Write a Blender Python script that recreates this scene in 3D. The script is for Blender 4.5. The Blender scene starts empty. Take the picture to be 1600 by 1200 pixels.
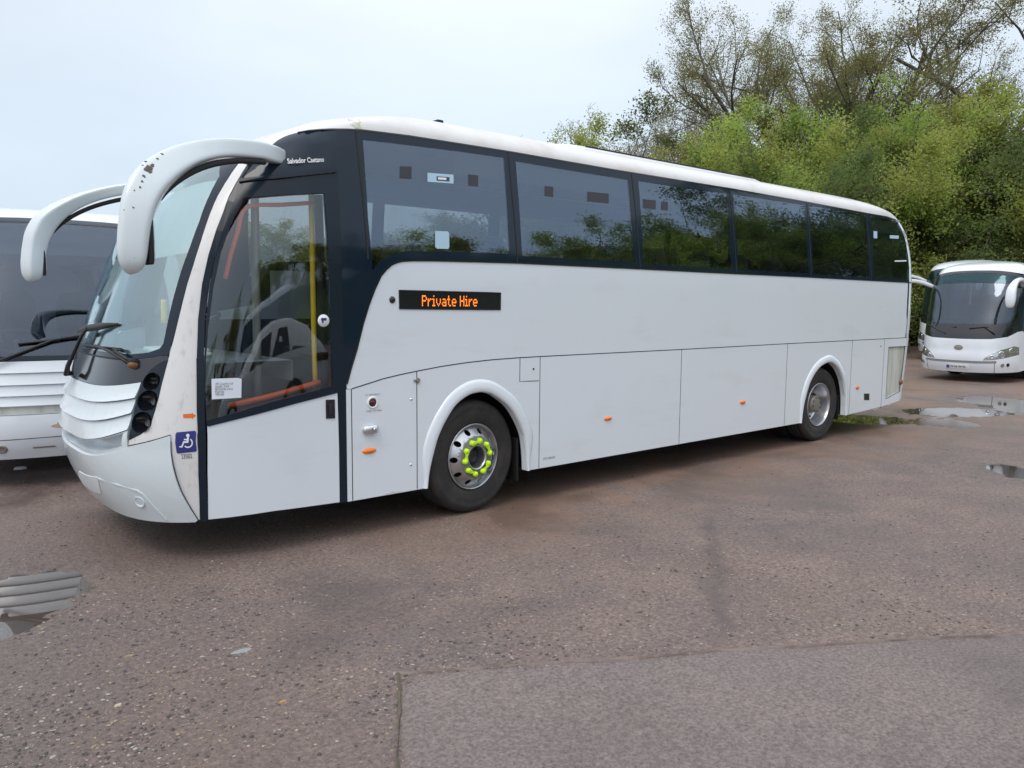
import bpy, bmesh, math, random
import numpy as np
from mathutils import Vector, Matrix, noise
from mathutils.geometry import delaunay_2d_cdt
PI = math.pi
C = bpy.context.scene.collection
rnd = random.Random(7)

# ------------------------------------------------------------------ camera
F_PX, TH, PH, RO = 1230.0, 0.869124920798141, 0.10377086167492386, -0.008451810455271106
CAM = Vector((-1.8386, -5.5384, 1.9146))
fh = Vector((math.cos(TH), math.sin(TH), 0)); rr = Vector((math.sin(TH), -math.cos(TH), 0)); up = Vector((0, 0, 1))
CF = fh*math.cos(PH) - up*math.sin(PH); CU = up*math.cos(PH) + fh*math.sin(PH)
CR = rr*math.cos(RO) - CU*math.sin(RO); CU = CU*math.cos(RO) + rr*math.sin(RO)
cd = bpy.data.cameras.new('camera'); cam = bpy.data.objects.new('camera', cd); C.objects.link(cam)
cd.sensor_width = 36; cd.lens = F_PX/1600*36; cd.clip_start = .05; cd.clip_end = 3000
cam.matrix_world = Matrix(((CR.x, CU.x, -CF.x, CAM.x), (CR.y, CU.y, -CF.y, CAM.y), (CR.z, CU.z, -CF.z, CAM.z), (0, 0, 0, 1)))
bpy.context.scene.camera = cam

# ------------------------------------------------------------------ sky, sun, exposure
SUN_EL, SUN_AZ = 55, 205        # degrees; the azimuth counts from +X towards +Y
sc = bpy.context.scene
sc.view_settings.view_transform = 'Standard'; sc.view_settings.look = 'None'
sc.view_settings.exposure = 0.0; sc.view_settings.gamma = 1
w = bpy.data.worlds.new('World'); sc.world = w; w.use_nodes = True
nt = w.node_tree; nt.nodes.clear()
def N(t, kind, **k):
    n = t.nodes.new(kind)
    for a, b in k.items():
        if a.startswith('i_'):
            n.inputs[int(a[2:])].default_value = b
        else: setattr(n, a, b)
    return n
sky = N(nt, 'ShaderNodeTexSky', sky_type='NISHITA', sun_disc=False)
sky.sun_elevation = math.radians(SUN_EL); sky.sun_rotation = math.radians(90-SUN_AZ); sky.dust_density = 4
sb = N(nt, 'ShaderNodeBackground'); sb.inputs[1].default_value = .05
nt.links.new(sky.outputs[0], sb.inputs[0])
tc = N(nt, 'ShaderNodeTexCoord'); sep = N(nt, 'ShaderNodeSeparateXYZ')
nt.links.new(tc.outputs['Generated'], sep.inputs[0])
rmp = N(nt, 'ShaderNodeValToRGB'); nt.links.new(sep.outputs[2], rmp.inputs[0])
e = rmp.color_ramp.elements
e[0].position = 0.0; e[0].color = (.60, .70, .84, 1)
e[1].position = 1.0; e[1].color = (1.22, 1.28, 1.36, 1)
a = e.new(.22); a.color = (.64, .715, .79, 1)
a = e.new(.45); a.color = (.89, .925, .935, 1)
nz = N(nt, 'ShaderNodeTexNoise'); nz.inputs['Scale'].default_value = 1.6; nz.inputs['Detail'].default_value = 5
mp = N(nt, 'ShaderNodeMapping'); mp.inputs['Scale'].default_value = (1, 1, 2.5)
nt.links.new(tc.outputs['Generated'], mp.inputs[0]); nt.links.new(mp.outputs[0], nz.inputs[0])
mr = N(nt, 'ShaderNodeMapRange', i_1=.3, i_2=.7, i_3=.88, i_4=1.12); nt.links.new(nz.outputs[0], mr.inputs[0])
mx = N(nt, 'ShaderNodeMix', data_type='RGBA', blend_type='MULTIPLY'); mx.inputs[0].default_value = 1
nt.links.new(rmp.outputs[0], mx.inputs[6]); nt.links.new(mr.outputs[0], mx.inputs[7])
hx = N(nt, 'ShaderNodeMapRange', i_1=.05, i_2=.7, i_3=.86, i_4=1.0); nt.links.new(sep.outputs[0], hx.inputs[0])   # thinner cloud towards +X
mx2 = N(nt, 'ShaderNodeMix', data_type='RGBA', blend_type='MULTIPLY'); mx2.inputs[0].default_value = 1; nt.links.new(mx.outputs[2], mx2.inputs[6]); nt.links.new(hx.outputs[0], mx2.inputs[7])
cb = N(nt, 'ShaderNodeBackground'); cb.inputs[1].default_value = 1.05
nt.links.new(mx2.outputs[2], cb.inputs[0])
ad = N(nt, 'ShaderNodeAddShader'); nt.links.new(sb.outputs[0], ad.inputs[0]); nt.links.new(cb.outputs[0], ad.inputs[1])
wo = N(nt, 'ShaderNodeOutputWorld'); nt.links.new(ad.outputs[0], wo.inputs[0])
sd = bpy.data.lights.new('sun', 'SUN'); sun = bpy.data.objects.new('sun', sd); C.objects.link(sun)
sd.energy = .9; sd.angle = math.radians(25); sd.color = (1, .96, .9)
sv = Vector((math.cos(math.radians(SUN_AZ))*math.cos(math.radians(SUN_EL)), math.sin(math.radians(SUN_AZ))*math.cos(math.radians(SUN_EL)), math.sin(math.radians(SUN_EL))))
sun.rotation_euler = sv.to_track_quat('Z', 'Y').to_euler(); sun.location = (0, -10, 20)

bpy.context.scene.cycles.transparent_max_bounces = 24
# ------------------------------------------------------------------ materials
M = {}
def mat(name, col, rough=.5, metal=0, coat=0, emis=None, bump=None, var=None, spec=.5, dirt=None):
    m = bpy.data.materials.new(name); m.use_nodes = True; t = m.node_tree
    b = t.nodes['Principled BSDF']; b.inputs['Base Color'].default_value = (*col, 1)
    b.inputs['Roughness'].default_value = rough; b.inputs['Metallic'].default_value = metal
    b.inputs['Coat Weight'].default_value = coat; b.inputs['Coat Roughness'].default_value = .06
    b.inputs['Specular IOR Level'].default_value = spec
    if emis: b.inputs['Emission Color'].default_value = (*emis[0], 1); b.inputs['Emission Strength'].default_value = emis[1]
    if bump:
        n = N(t, 'ShaderNodeTexNoise'); n.inputs['Scale'].default_value = bump[0]; n.inputs['Detail'].default_value = 4
        c = N(t, 'ShaderNodeTexCoord'); t.links.new(c.outputs['Object'], n.inputs[0])
        bp = N(t, 'ShaderNodeBump'); bp.inputs['Strength'].default_value = bump[1]; bp.inputs['Distance'].default_value = bump[2]
        t.links.new(n.outputs[0], bp.inputs['Height']); t.links.new(bp.outputs[0], b.inputs['Normal'])
    if var:      # (scale vector, second colour, low, high)
        c = N(t, 'ShaderNodeTexCoord'); mpn = N(t, 'ShaderNodeMapping'); mpn.inputs['Scale'].default_value = var[0]
        n = N(t, 'ShaderNodeTexNoise'); n.inputs['Scale'].default_value = 1; n.inputs['Detail'].default_value = 6; n.inputs['Roughness'].default_value = .65
        t.links.new(c.outputs['Object'], mpn.inputs[0]); t.links.new(mpn.outputs[0], n.inputs[0])
        r = N(t, 'ShaderNodeMapRange', i_1=var[2], i_2=var[3]); t.links.new(n.outputs[0], r.inputs[0])
        x = N(t, 'ShaderNodeMix', data_type='RGBA'); x.inputs[6].default_value = (*col, 1); x.inputs[7].default_value = (*var[1], 1)
        t.links.new(r.outputs[0], x.inputs[0]); t.links.new(x.outputs[2], b.inputs['Base Color'])
    M[name] = m; return m
def glassmat(name, tint, ior, rough=0.0, gl=(1, 1, 1)):
    m = bpy.data.materials.new(name); m.use_nodes = True; t = m.node_tree; t.nodes.remove(t.nodes['Principled BSDF'])
    tr = N(t, 'ShaderNodeBsdfTransparent'); tr.inputs[0].default_value = (*tint, 1)
    g = N(t, 'ShaderNodeBsdfGlossy'); g.inputs['Roughness'].default_value = rough; g.inputs[0].default_value = (*gl, 1)
    f = N(t, 'ShaderNodeFresnel'); geo = N(t, 'ShaderNodeNewGeometry'); mi = N(t, 'ShaderNodeMapRange', i_3=ior, i_4=1/ior)
    t.links.new(geo.outputs['Backfacing'], mi.inputs[0]); t.links.new(mi.outputs[0], f.inputs[0])
    x = N(t, 'ShaderNodeMixShader'); t.links.new(f.outputs[0], x.inputs[0]); t.links.new(tr.outputs[0], x.inputs[1]); t.links.new(g.outputs[0], x.inputs[2])
    t.links.new(x.outputs[0], t.nodes['Material Output'].inputs[0]); M[name] = m; return m
mat('paint', (.74, .80, .865), .24, coat=.6, var=((.9, .9, 3.5), (.67, .70, .735), .55, .85), bump=(.9, .25, .012))
mat('paint_front', (.655, .73, .775), .26, coat=.6, var=((3, 3, 2.2), (.60, .66, .69), .55, .85))
mat('pillar_paint', (.71, .715, .72), .35, coat=.3, var=((16, 16, 7), (.50, .49, .49), .55, .8))
mat('roof_paint', (.72, .725, .73), .35, coat=.3, var=((1.2, 1.5, 1.5), (.58, .53, .50), .5, .75))
mat('dirty_paint', (.58, .60, .55), .5, var=((9, 9, 1.2), (.38, .40, .36), .42, .7))
mat('gloss_black', (.012, .014, .02), .12, coat=.6)
mat('frit_black', (.008, .018, .034), .06, spec=.38)
mat('frame_black', (.010, .018, .030), .22, spec=.32)
mat('seal', (.012, .013, .015), .6)
mat('seam', (.03, .032, .036), .7)
mat('tyre', (.022, .022, .024), .75, bump=(40, .3, .004), var=((5, 5, 5), (.05, .043, .038), .45, .75))
mat('alu', (.55, .57, .60), .32, metal=.9, var=((6, 6, 6), (.40, .41, .42), .45, .7))
mat('hub_grey', (.27, .255, .23), .5, metal=.4)
mat('hub_dark', (.03, .03, .032), .5, metal=.3)
mat('hub_plate', (.22, .22, .19), .55, metal=.3)
mat('neon', (.62, 1.0, .02), .5)
mat('orange_lens', (.9, .22, .01), .25, coat=.6)
mat('orange', (.80, .16, .03), .5)
mat('orange_rail', (.95, .13, .02), .4)
mat('yellow_rail', (.95, .62, .03), .4)
mat('chrome', (.75, .76, .78), .08, metal=1)
mat('lens', (.55, .58, .62), .05, metal=.8)
mat('sign_blue', (.03, .035, .20), .4)
mat('white', (.80, .82, .85), .5)
mat('paper', (.78, .83, .92), .7)
mat('ink', (.03, .03, .035), .7)
mat('ink_grey', (.12, .12, .13), .7)
mat('led', (.9, .18, .01), .5, emis=((1, .22, .02), 1.6))
mat('red_plastic', (.08, .01, .01), .3)
mat('sticker_grey', (.035, .035, .045), .5)
mat('sticker_blue', (.42, .60, .74), .5)
mat('cab_grey', (.22, .24, .26), .7)
mat('cab_light', (.50, .54, .56), .8)
mat('cab_dark', (.018, .02, .022), .8)
mat('seat_fabric', (.03, .034, .042), .9, bump=(80, .4, .003))
mat('seat_red', (.55, .06, .03), .7)
mat('seat_trim', (.22, .23, .25), .6)
mat('luggage', (.10, .105, .12), .7)
mat('under', (.01, .01, .01), .9)
mat('mud', (.06, .045, .03), .9)
mat('guano', (.13, .12, .09), .9)
mat('moss', (.42, .40, .18), .8)
mat('rust', (.22, .10, .05), .7)
mat('wiper', (.015, .016, .018), .45)
mat('wiper_grey', (.30, .31, .32), .5)
mat('plate_white', (.72, .78, .80), .5, var=((30, 30, 30), (.62, .68, .70), .4, .7))
glassmat('side_glass', (.70, .73, .73), 2.15, gl=(.64, .77, .98))
glassmat('clear_glass', (.86, .89, .89), 1.7, gl=(.9, .95, 1))
glassmat('screen_glass', (.88, .95, .95), 2.7, gl=(.86, .97, 1))
glassmat('dark_screen', (.55, .58, .62), 1.9, gl=(.72, .82, .95))
glassmat('tint_screen', (.30, .62, .66), 1.6, gl=(.7, .9, 1))

# ------------------------------------------------------------------ helpers
def link(o, parent=None):
    C.objects.link(o)
    if parent is not None: o.parent = parent
    return o
def mobj(name, vs, fs, material, parent=None, smooth=True, normals=None):
    me = bpy.data.meshes.new(name); me.from_pydata([tuple(v) for v in vs], [], fs)
    if material is not None: me.materials.append(M[material] if isinstance(material, str) else material)
    if smooth: me.polygons.foreach_set('use_smooth', [True]*len(me.polygons))
    if normals is not None:
        ln = []
        for f in normals: ln.extend(f)
        me.normals_split_custom_set(ln)
    me.update()
    return link(bpy.data.objects.new(name, me), parent)
def tag(o, label, cat, group=None, kind=None):
    if label: o['label'] = label
    if cat: o['category'] = cat
    if group: o['group'] = group
    if kind: o['kind'] = kind
    return o
def empty(name, loc=(0, 0, 0), rz=0):
    o = bpy.data.objects.new(name, None); C.objects.link(o); o.location = loc; o.rotation_euler = (0, 0, rz); o.empty_display_size = .3; return o
class MB:
    """collects simple solids and builds them as one mesh"""
    def __init__(s): s.v = []; s.f = []; s.sm = []
    def add(s, vs, fs, smooth=False):
        k = len(s.v); s.v += [tuple(v) for v in vs]; s.f += [tuple(i+k for i in f) for f in fs]; s.sm += [smooth]*len(fs); return s
    def box(s, a, b, bev=0.0):
        x0, y0, z0 = a; x1, y1, z1 = b
        if bev <= 0:
            vs = [(x, y, z) for x in (x0, x1) for y in (y0, y1) for z in (z0, z1)]
            fs = [(0, 1, 3, 2), (4, 6, 7, 5), (0, 4, 5, 1), (2, 3, 7, 6), (0, 2, 6, 4), (1, 5, 7, 3)]
            return s.add(vs, fs)
        bm = bmesh.new(); bmesh.ops.create_cube(bm, size=1)
        for v in bm.verts: v.co = Vector(((x0+x1)/2+v.co.x*(x1-x0), (y0+y1)/2+v.co.y*(y1-y0), (z0+z1)/2+v.co.z*(z1-z0)))
        bmesh.ops.bevel(bm, geom=bm.edges[:], offset=bev, segments=3, affect='EDGES', profile=.5)
        bm.verts.index_update()
        s.add([v.co[:] for v in bm.verts], [tuple(v.index for v in f.verts) for f in bm.faces], True); bm.free(); return s
    def tube(s, pts, rad, n=10, cap=True):
        pts = [Vector(p) for p in pts]; rad = rad if isinstance(rad, (list, tuple)) else [rad]*len(pts)
        vs = []; T = []
        for i in range(len(pts)):
            t = (pts[min(i+1, len(pts)-1)]-pts[max(i-1, 0)]).normalized(); T.append(t)
        r = T[0].orthogonal().normalized()
        for i, p in enumerate(pts):
            r = (r - T[i]*r.dot(T[i])).normalized(); b = T[i].cross(r)
            for k in range(n):
                a = 2*PI*k/n; vs.append(p+(r*math.cos(a)+b*math.sin(a))*rad[i])
        fs = [(i*n+k, i*n+(k+1) % n, (i+1)*n+(k+1) % n, (i+1)*n+k) for i in range(len(pts)-1) for k in range(n)]
        s.add(vs, fs, True)
        if cap:
            k0 = len(s.v)-len(vs); s.f.append(tuple(k0+k for k in range(n))[::-1]); s.f.append(tuple(k0+(len(pts)-1)*n+k for k in range(n))); s.sm += [False, False]
        return s
    def lathe(s, prof, centre, n=64, ax='y'):
        """prof: (radius, depth); the axis points along +Y (depth) from centre"""
        c = Vector(centre); vs = []
        for r, d in prof:
            for k in range(n):
                a = 2*PI*k/n; vs.append(c+Vector((r*math.cos(a), d, r*math.sin(a))))
        fs = [(i*n+k, (i+1)*n+k, (i+1)*n+(k+1) % n, i*n+(k+1) % n) for i in range(len(prof)-1) for k in range(n)]
        return s.add(vs, fs, True)
    def sweep(s, pts, size, ref=(0, 1, 0), n=20, ex=2.6):
        """superelliptic section sweep; size = list of (half width along ref, half thickness)"""
        pts = [Vector(p) for p in pts]; vs = []
        for i, p in enumerate(pts):
            t = (pts[min(i+1, len(pts)-1)]-pts[max(i-1, 0)]).normalized()
            b = Vector(ref[i] if isinstance(ref, list) else ref); b = (b-t*b.dot(t)).normalized(); c = t.cross(b)
            for k in range(n):
                a = 2*PI*k/n; ca, sa = math.cos(a), math.sin(a)
                vs.append(p+b*size[i][0]*math.copysign(abs(ca)**(2/ex), ca)+c*size[i][1]*math.copysign(abs(sa)**(2/ex), sa))
        fs = [(i*n+k, i*n+(k+1) % n, (i+1)*n+(k+1) % n, (i+1)*n+k) for i in range(len(pts)-1) for k in range(n)]
        fs += [tuple(range(n))[::-1], tuple((len(pts)-1)*n+k for k in range(n))]
        return s.add(vs, fs, True)
    def build(s, name, material, parent=None):
        o = mobj(name, s.v, s.f, material, parent, smooth=False)
        o.data.polygons.foreach_set('use_smooth', s.sm); o.data.update()
        bm = bmesh.new(); bm.from_mesh(o.data); bmesh.ops.recalc_face_normals(bm, faces=bm.faces); bm.to_mesh(o.data); bm.free()
        return o
def crom(pts, k=6):
    """Catmull-Rom through 2D / 3D points (open)"""
    P = [Vector(p) for p in pts]; out = []
    for i in range(len(P)-1):
        a = P[max(i-1, 0)]; b = P[i]; c = P[i+1]; d = P[min(i+2, len(P)-1)]
        for j in range(k):
            t = j/k; out.append(.5*((2*b)+(c-a)*t+(2*a-5*b+4*c-d)*t*t+(3*b-3*c+d-a)*t**3))
    return out+[P[-1]]
class Table:
    def __init__(s, pts):
        s.x = np.array([p[0] for p in pts], float); s.y = np.array([p[1] for p in pts], float)
        h = np.diff(s.x); dl = np.diff(s.y)/h; m = np.zeros(len(s.x)); m[0] = dl[0]; m[-1] = dl[-1]
        for i in range(1, len(s.x)-1):
            m[i] = 0 if dl[i-1]*dl[i] <= 0 and abs(dl[i-1]*dl[i]) > 0 else (h[i]*dl[i-1]+h[i-1]*dl[i])/(h[i]+h[i-1])
        s.m = m
    def __call__(s, v):
        v = min(max(v, s.x[0]), s.x[-1]); i = min(max(int(np.searchsorted(s.x, v))-1, 0), len(s.x)-2)
        h = s.x[i+1]-s.x[i]; t = (v-s.x[i])/h
        return float((2*t**3-3*t*t+1)*s.y[i]+(t**3-2*t*t+t)*h*s.m[i]+(-2*t**3+3*t*t)*s.y[i+1]+(t**3-t*t)*h*s.m[i+1])

class Body:
    """shell of a coach: nose plan is a superellipse, sides straight with a slight lean, rounded tail and roof"""
    def __init__(s, xf, xr, hw=1.25, xc=1.5, p=5., q=3.2, H=3.57, z1=3.28, ztl=2.2, lean=.11, rl=.5, vq=3.0):
        s.xf = Table(xf); s.xr = Table(xr); s.hw0 = hw; s.xc = xc; s.p = p; s.q = q; s.H = H; s.z1 = z1; s.ztl = ztl; s.lean = lean; s.rl = rl; s.vq = vq
    def W(s, z):
        i = 0 if z < s.ztl else s.lean*((min(z, s.z1)-s.ztl)/(s.z1-s.ztl))**1.35
        wv = s.hw0-i
        if z > s.z1: wv *= max(0., 1-((z-s.z1)/(s.H-s.z1))**2)**(1/s.vq)
        return wv
    def hw(s, x, z):
        W_ = s.W(z); f = s.xf(z); r = s.xr(z); xc = max(s.xc, f+.6)
        if x < xc:
            q = (xc-x)/(xc-f)
            W_ *= max(0., 1-q**s.p)**(1/s.q) if q < 1 else 0
        if x > r-s.rl:
            q = (x-r+s.rl)/s.rl
            W_ *= max(0., 1-q**2.4)**(1/2.4) if q < 1 else 0
        return W_
    def side(s, x, z, far=False):
        y = s.hw0-s.hw(x, z)
        return Vector((x, 2*s.hw0-y if far else y, z))
    def far(s, x, z): return s.side(x, z, True)
    def nose(s, a, z):
        f = s.xf(z); W_ = s.W(z); xc = max(s.xc, f+.6); L = xc-f
        sa, ca = math.sin(a), math.cos(a)
        return Vector((xc-L*max(sa, 0)**(2/s.p), s.hw0-W_*math.copysign(abs(ca)**(2/s.q), ca), z))
    def tail(s, a, z):
        r = s.xr(z); W_ = s.W(z); sa, ca = math.sin(a), math.cos(a)
        return Vector((r-s.rl+s.rl*max(sa, 0)**(2/2.4), s.hw0-W_*math.copysign(abs(ca)**(2/2.4), ca), z))
    def to_nose(s, P):
        z = P[2]; f = s.xf(z); xc = max(s.xc, f+.6); fx = max(0, (xc-P[0])/(xc-f)); ly = (s.hw0-P[1])/max(s.W(z), 1e-6)
        return (math.atan2(min(fx, 1.2)**(s.p/2), math.copysign(abs(ly)**(s.q/2), ly)), z)
    def Fv(s, P):
        x, y, z = P
        if z < 0.05 or z > s.H: return 9
        W_ = s.W(z); ly = abs(y-s.hw0)/max(W_, 1e-4); f = s.xf(z); r = s.xr(z); xc = max(s.xc, f+.6); v = ly**s.q
        if x < xc: v += ((xc-x)/(xc-f))**s.p
        if x > r-s.rl: v = ly**2.4+((x-r+s.rl)/s.rl)**2.4
        return v
def ray(px, py): return (CF*F_PX+CR*(px-800)-CU*(py-600)).normalized()
def trace(body, px, py):
    r = ray(px, py); prev = 9; t = 4.2; best = (99, None)
    while t < 24:
        P = CAM+r*t; v = body.Fv(P)
        if v < best[0]: best = (v, P)
        if v <= 1:
            a, b = t-.05, t
            for _ in range(14):
                m = (a+b)/2
                if body.Fv(CAM+r*m) <= 1: b = m
                else: a = m
            return CAM+r*b
        if P.y > 2.6 and t > 6: break
        t += .05
    return best[1]
def nrm(fn, u, v):
    e1, e2 = 1e-3, 2e-3
    d = (fn(u+e1, v)-fn(u-e1, v)).cross(fn(u, v+e2)-fn(u, v-e2))
    if d.length < 1e-12: return Vector((0, -1, 0))
    P = fn(u, v); ax = Vector((min(max(P.x, 1.6), 10.9), 1.25, P.z)); d.normalize()
    return -d if d.dot(P-ax) < 0 else d
def patch(name, loops, fn, material, parent=None, off=0.0, th=.02, gu=.25, gv=.25, flip=False, us=None):
    """curved panel: 2D outline (with holes) laid on the surface fn(u, v), given a thickness"""
    if loops and not isinstance(loops[0][0], (list, tuple, Vector)): loops = [loops]
    lp = [[Vector((q[0], q[1], 0)) for q in l] for l in loops]
    allv = [v for l in lp for v in l]
    ed = []; k = 0
    for l in lp:
        n = len(l); ed += [(k+i, k+(i+1) % n) for i in range(n)]; k += n
    cv, ce, cf = delaunay_2d_cdt([v.xy for v in allv], ed, [], 0, 1e-6)[:3]
    def inside_(x, y):
        c = False
        for l in lp:
            n = len(l); j = n-1
            for i in range(n):
                xi, yi, xj, yj = l[i].x, l[i].y, l[j].x, l[j].y
                if (yi > y) != (yj > y) and x < (xj-xi)*(y-yi)/(yj-yi)+xi: c = not c
                j = i
        return c
    bm = bmesh.new(); bv = [bm.verts.new((v[0], v[1], 0)) for v in cv]
    for t in cf:
        q = [cv[i] for i in t]
        if inside_(sum(v[0] for v in q)/3, sum(v[1] for v in q)/3):
            try: bm.faces.new([bv[i] for i in t])
            except ValueError: pass
    bmesh.ops.delete(bm, geom=[v for v in bm.verts if not v.link_faces], context='VERTS')
    bmesh.ops.remove_doubles(bm, verts=bm.verts, dist=1e-6)
    umin, umax = min(v.x for v in allv), max(v.x for v in allv); vmin, vmax = min(v.y for v in allv), max(v.y for v in allv)
    gus = us if us else [umin+(umax-umin)*i/max(1, math.ceil((umax-umin)/gu)) for i in range(1, max(1, math.ceil((umax-umin)/gu)))]
    gvs = [vmin+(vmax-vmin)*i/max(1, math.ceil((vmax-vmin)/gv)) for i in range(1, max(1, math.ceil((vmax-vmin)/gv)))]
    for g in gus:
        if umin < g < umax: bmesh.ops.bisect_plane(bm, geom=bm.verts[:]+bm.edges[:]+bm.faces[:], dist=1e-7, plane_co=(g, 0, 0), plane_no=(1, 0, 0))
    for g in gvs:
        if vmin < g < vmax: bmesh.ops.bisect_plane(bm, geom=bm.verts[:]+bm.edges[:]+bm.faces[:], dist=1e-7, plane_co=(0, g, 0), plane_no=(0, 1, 0))
    bm.verts.index_update(); n = len(bm.verts)
    sgn = 1
    outer = []; inner = []; Ns = []
    for v in bm.verts:
        P = fn(v.co.x, v.co.y); nn = nrm(fn, v.co.x, v.co.y)*sgn
        o = off(v.co.x, v.co.y) if callable(off) else off
        outer.append(P+nn*o); inner.append(P+nn*(o-th)); Ns.append(nn)
    vs = outer+inner; fs = []; ns = []
    for f in bm.faces:
        ids = [v.index for v in f.verts]
        if (outer[ids[1]]-outer[ids[0]]).cross(outer[ids[2]]-outer[ids[0]]).dot(Ns[ids[0]]) < 0: ids = ids[::-1]
        fs.append(tuple(ids))
        if callable(off):
            ns.append(None)
        else: ns.append([Ns[i] for i in ids])
        fs.append(tuple(i+n for i in ids[::-1])); ns.append([-Ns[i] for i in ids[::-1]])
    cen = sum(outer, Vector())/n
    for ed in bm.edges:
        if len(ed.link_faces) == 1:
            f = ed.link_faces[0]; ids = [v.index for v in f.verts]
            if (outer[ids[1]]-outer[ids[0]]).cross(outer[ids[2]]-outer[ids[0]]).dot(Ns[ids[0]]) < 0: ids = ids[::-1]
            a, b = ed.verts[0].index, ed.verts[1].index
            k = ids.index(a)
            if ids[(k+1) % len(ids)] != b: a, b = b, a
            m = len(vs); q = [outer[b], outer[a], inner[a], inner[b]]
            vs += q; fs.append((m, m+1, m+2, m+3)); nn = (q[1]-q[0]).cross(q[2]-q[0])
            nn = nn.normalized() if nn.length > 0 else Vector((0, 0, 1)); ns.append([nn]*4)
    if callable(off):   # geometric smooth normals for shaped panels
        acc = [Vector() for _ in range(n)]
        for f, q in zip(fs, ns):
            if q is None:
                nn = (vs[f[1]]-vs[f[0]]).cross(vs[f[2]]-vs[f[0]])
                for i in f: acc[i] += nn
        ns = [([acc[i].normalized() if acc[i].length > 0 else Ns[i] for i in f] if q is None else q) for f, q in zip(fs, ns)]
    bm.free()
    return mobj(name, vs, fs, material, parent, True, ns)
def ribbon(mb, pts, fn, width=.009, off=.002, flip=False):
    """thin raised strip along a 2D line on the surface"""
    q = []
    for i in range(len(pts)-1):
        a = Vector(pts[i]); b = Vector(pts[i+1]); k = max(1, int((b-a).length/.12))
        for j in range(k): q.append(a.lerp(b, j/k))
    q.append(Vector(pts[-1]))
    P = [fn(*v) for v in q]; Nn = [nrm(fn, *v) for v in q]
    vs = []
    for i in range(len(P)):
        t = (P[min(i+1, len(P)-1)]-P[max(i-1, 0)]).normalized(); s = Nn[i].cross(t).normalized()*width/2
        vs += [P[i]-s-Nn[i]*.006, P[i]-s+Nn[i]*off, P[i]+s+Nn[i]*off, P[i]+s-Nn[i]*.006]
    fs = [(i*4+k, i*4+(k+1) % 4, i*4+4+(k+1) % 4, i*4+4+k) for i in range(len(P)-1) for k in range(4)]
    fs += [(3, 2, 1, 0), tuple(len(vs)-4+k for k in range(4))]
    mb.add(vs, fs)
def text_geo(s, size=1, bold=False, sx=1):
    cu = bpy.data.curves.new('txt', 'FONT'); cu.body = s; cu.size = size; cu.resolution_u = 3
    if bold: cu.offset = .018*size
    o = bpy.data.objects.new('txt', cu); C.objects.link(o); dg = bpy.context.evaluated_depsgraph_get()
    me = o.evaluated_get(dg).to_mesh(); vs = [(v.co.x*sx, v.co.y) for v in me.vertices]; fs = [tuple(p.vertices) for p in me.polygons]
    o.evaluated_get(dg).to_mesh_clear(); bpy.data.objects.remove(o); bpy.data.curves.remove(cu)
    return vs, fs
def text_on(name, s, fn, u, v, height, material, parent, off=.004, width=None, bold=False, flip=False, slope=0, mirror=1):
    vs, fs = text_geo(s, 1, bold)
    x0 = min(a[0] for a in vs); x1 = max(a[0] for a in vs); y1 = max(a[1] for a in vs); y0 = 0
    sy = height/(y1-y0); sx = (width/(x1-x0)) if width else sy
    out = []
    for a in vs:
        uu = u+mirror*(a[0]-x0)*sx; vv = v+(a[1]-y0)*sy+slope*(a[0]-x0)*sx
        out.append(fn(uu, vv)+nrm(fn, uu, vv)*off)
    return mobj(name, out, fs, material, parent, False)
def copy_tree(o, parent=None, deep=0):
    c = o.copy(); C.objects.link(c)
    if parent is not None: c.parent = parent
    for ch in list(o.children): copy_tree(ch, c, deep+1)
    return c
# ================================================================== GROUND
def hz(x, y):
    """gentle unevenness plus the hollows that hold water"""
    h = .010*(noise.noise(Vector((x*.55, y*.55, 0)))+.5*noise.noise(Vector((x*1.7, y*1.7, 3)))+.28*noise.noise(Vector((x*5, y*5, 7))))
    for px, py, rx, ry, an, d in PUD:
        dx, dy = x-px, y-py; c, s = math.cos(an), math.sin(an); u = (dx*c+dy*s)/rx; v = (-dx*s+dy*c)/ry; q = u*u+v*v
        if q < 6: h -= d*math.exp(-q*1.1); h += .010*math.exp(-(q-1.2)**2)*noise.noise(Vector((x*9, y*9, 4)))
    return h
def gp(px, py, z=0):
    r = ray(px, py); t = (z-CAM.z)/r.z; return CAM+r*t
def pud(px, py, wpx, lpx_up, d=.05):
    """puddle centred on a photo position, sized by its right edge and its far edge"""
    a = gp(px, py); b = gp(px+wpx, py); c = gp(px, py-lpx_up)
    ex = (b-a); ey = (c-a); return (a.x, a.y, ex.length, ey.length, math.atan2(ex.y, ex.x), d)
PUD = [pud(8, 938, 86, 42, .050), pud(-40, 955, 80, 34, .05), pud(1340, 653, 75, 8, .05), pud(1485, 642, 85, 6, .05), pud(1580, 629, 60, 10, .05), pud(1598, 737, 40, 12, .045), pud(1640, 640, 60, 8, .05)]
PUD_M = [pud(1488, 660, 48, 7, .03), pud(30, 780, 60, 22, .022)]
WATER_Z = -.018
def axis(segs):
    out = []
    for a, b, st in segs:
        n = max(1, int(round((b-a)/st))); out += [a+(b-a)*i/n for i in range(n)]
    return out+[segs[-1][1]]
gx = axis([(-400, -60, 40), (-60, -12, 4), (-12, -4, .6), (-4, 4.2, .035), (4.2, 9, .09), (9, 20, .085), (20, 40, 1), (40, 100, 6), (100, 500, 50)])
gy = axis([(-400, -60, 40), (-60, -14, 4), (-14, -5.2, .5), (-5.2, 1.6, .035), (1.6, 7, .12), (7, 30, 1), (30, 90, 6), (90, 500, 50)])
PUD_ALL = PUD
nx, ny = len(gx), len(gy)
co = np.zeros((nx*ny, 3), np.float32)
PUD0 = PUD; PUD = PUD+PUD_M
k = 0
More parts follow.
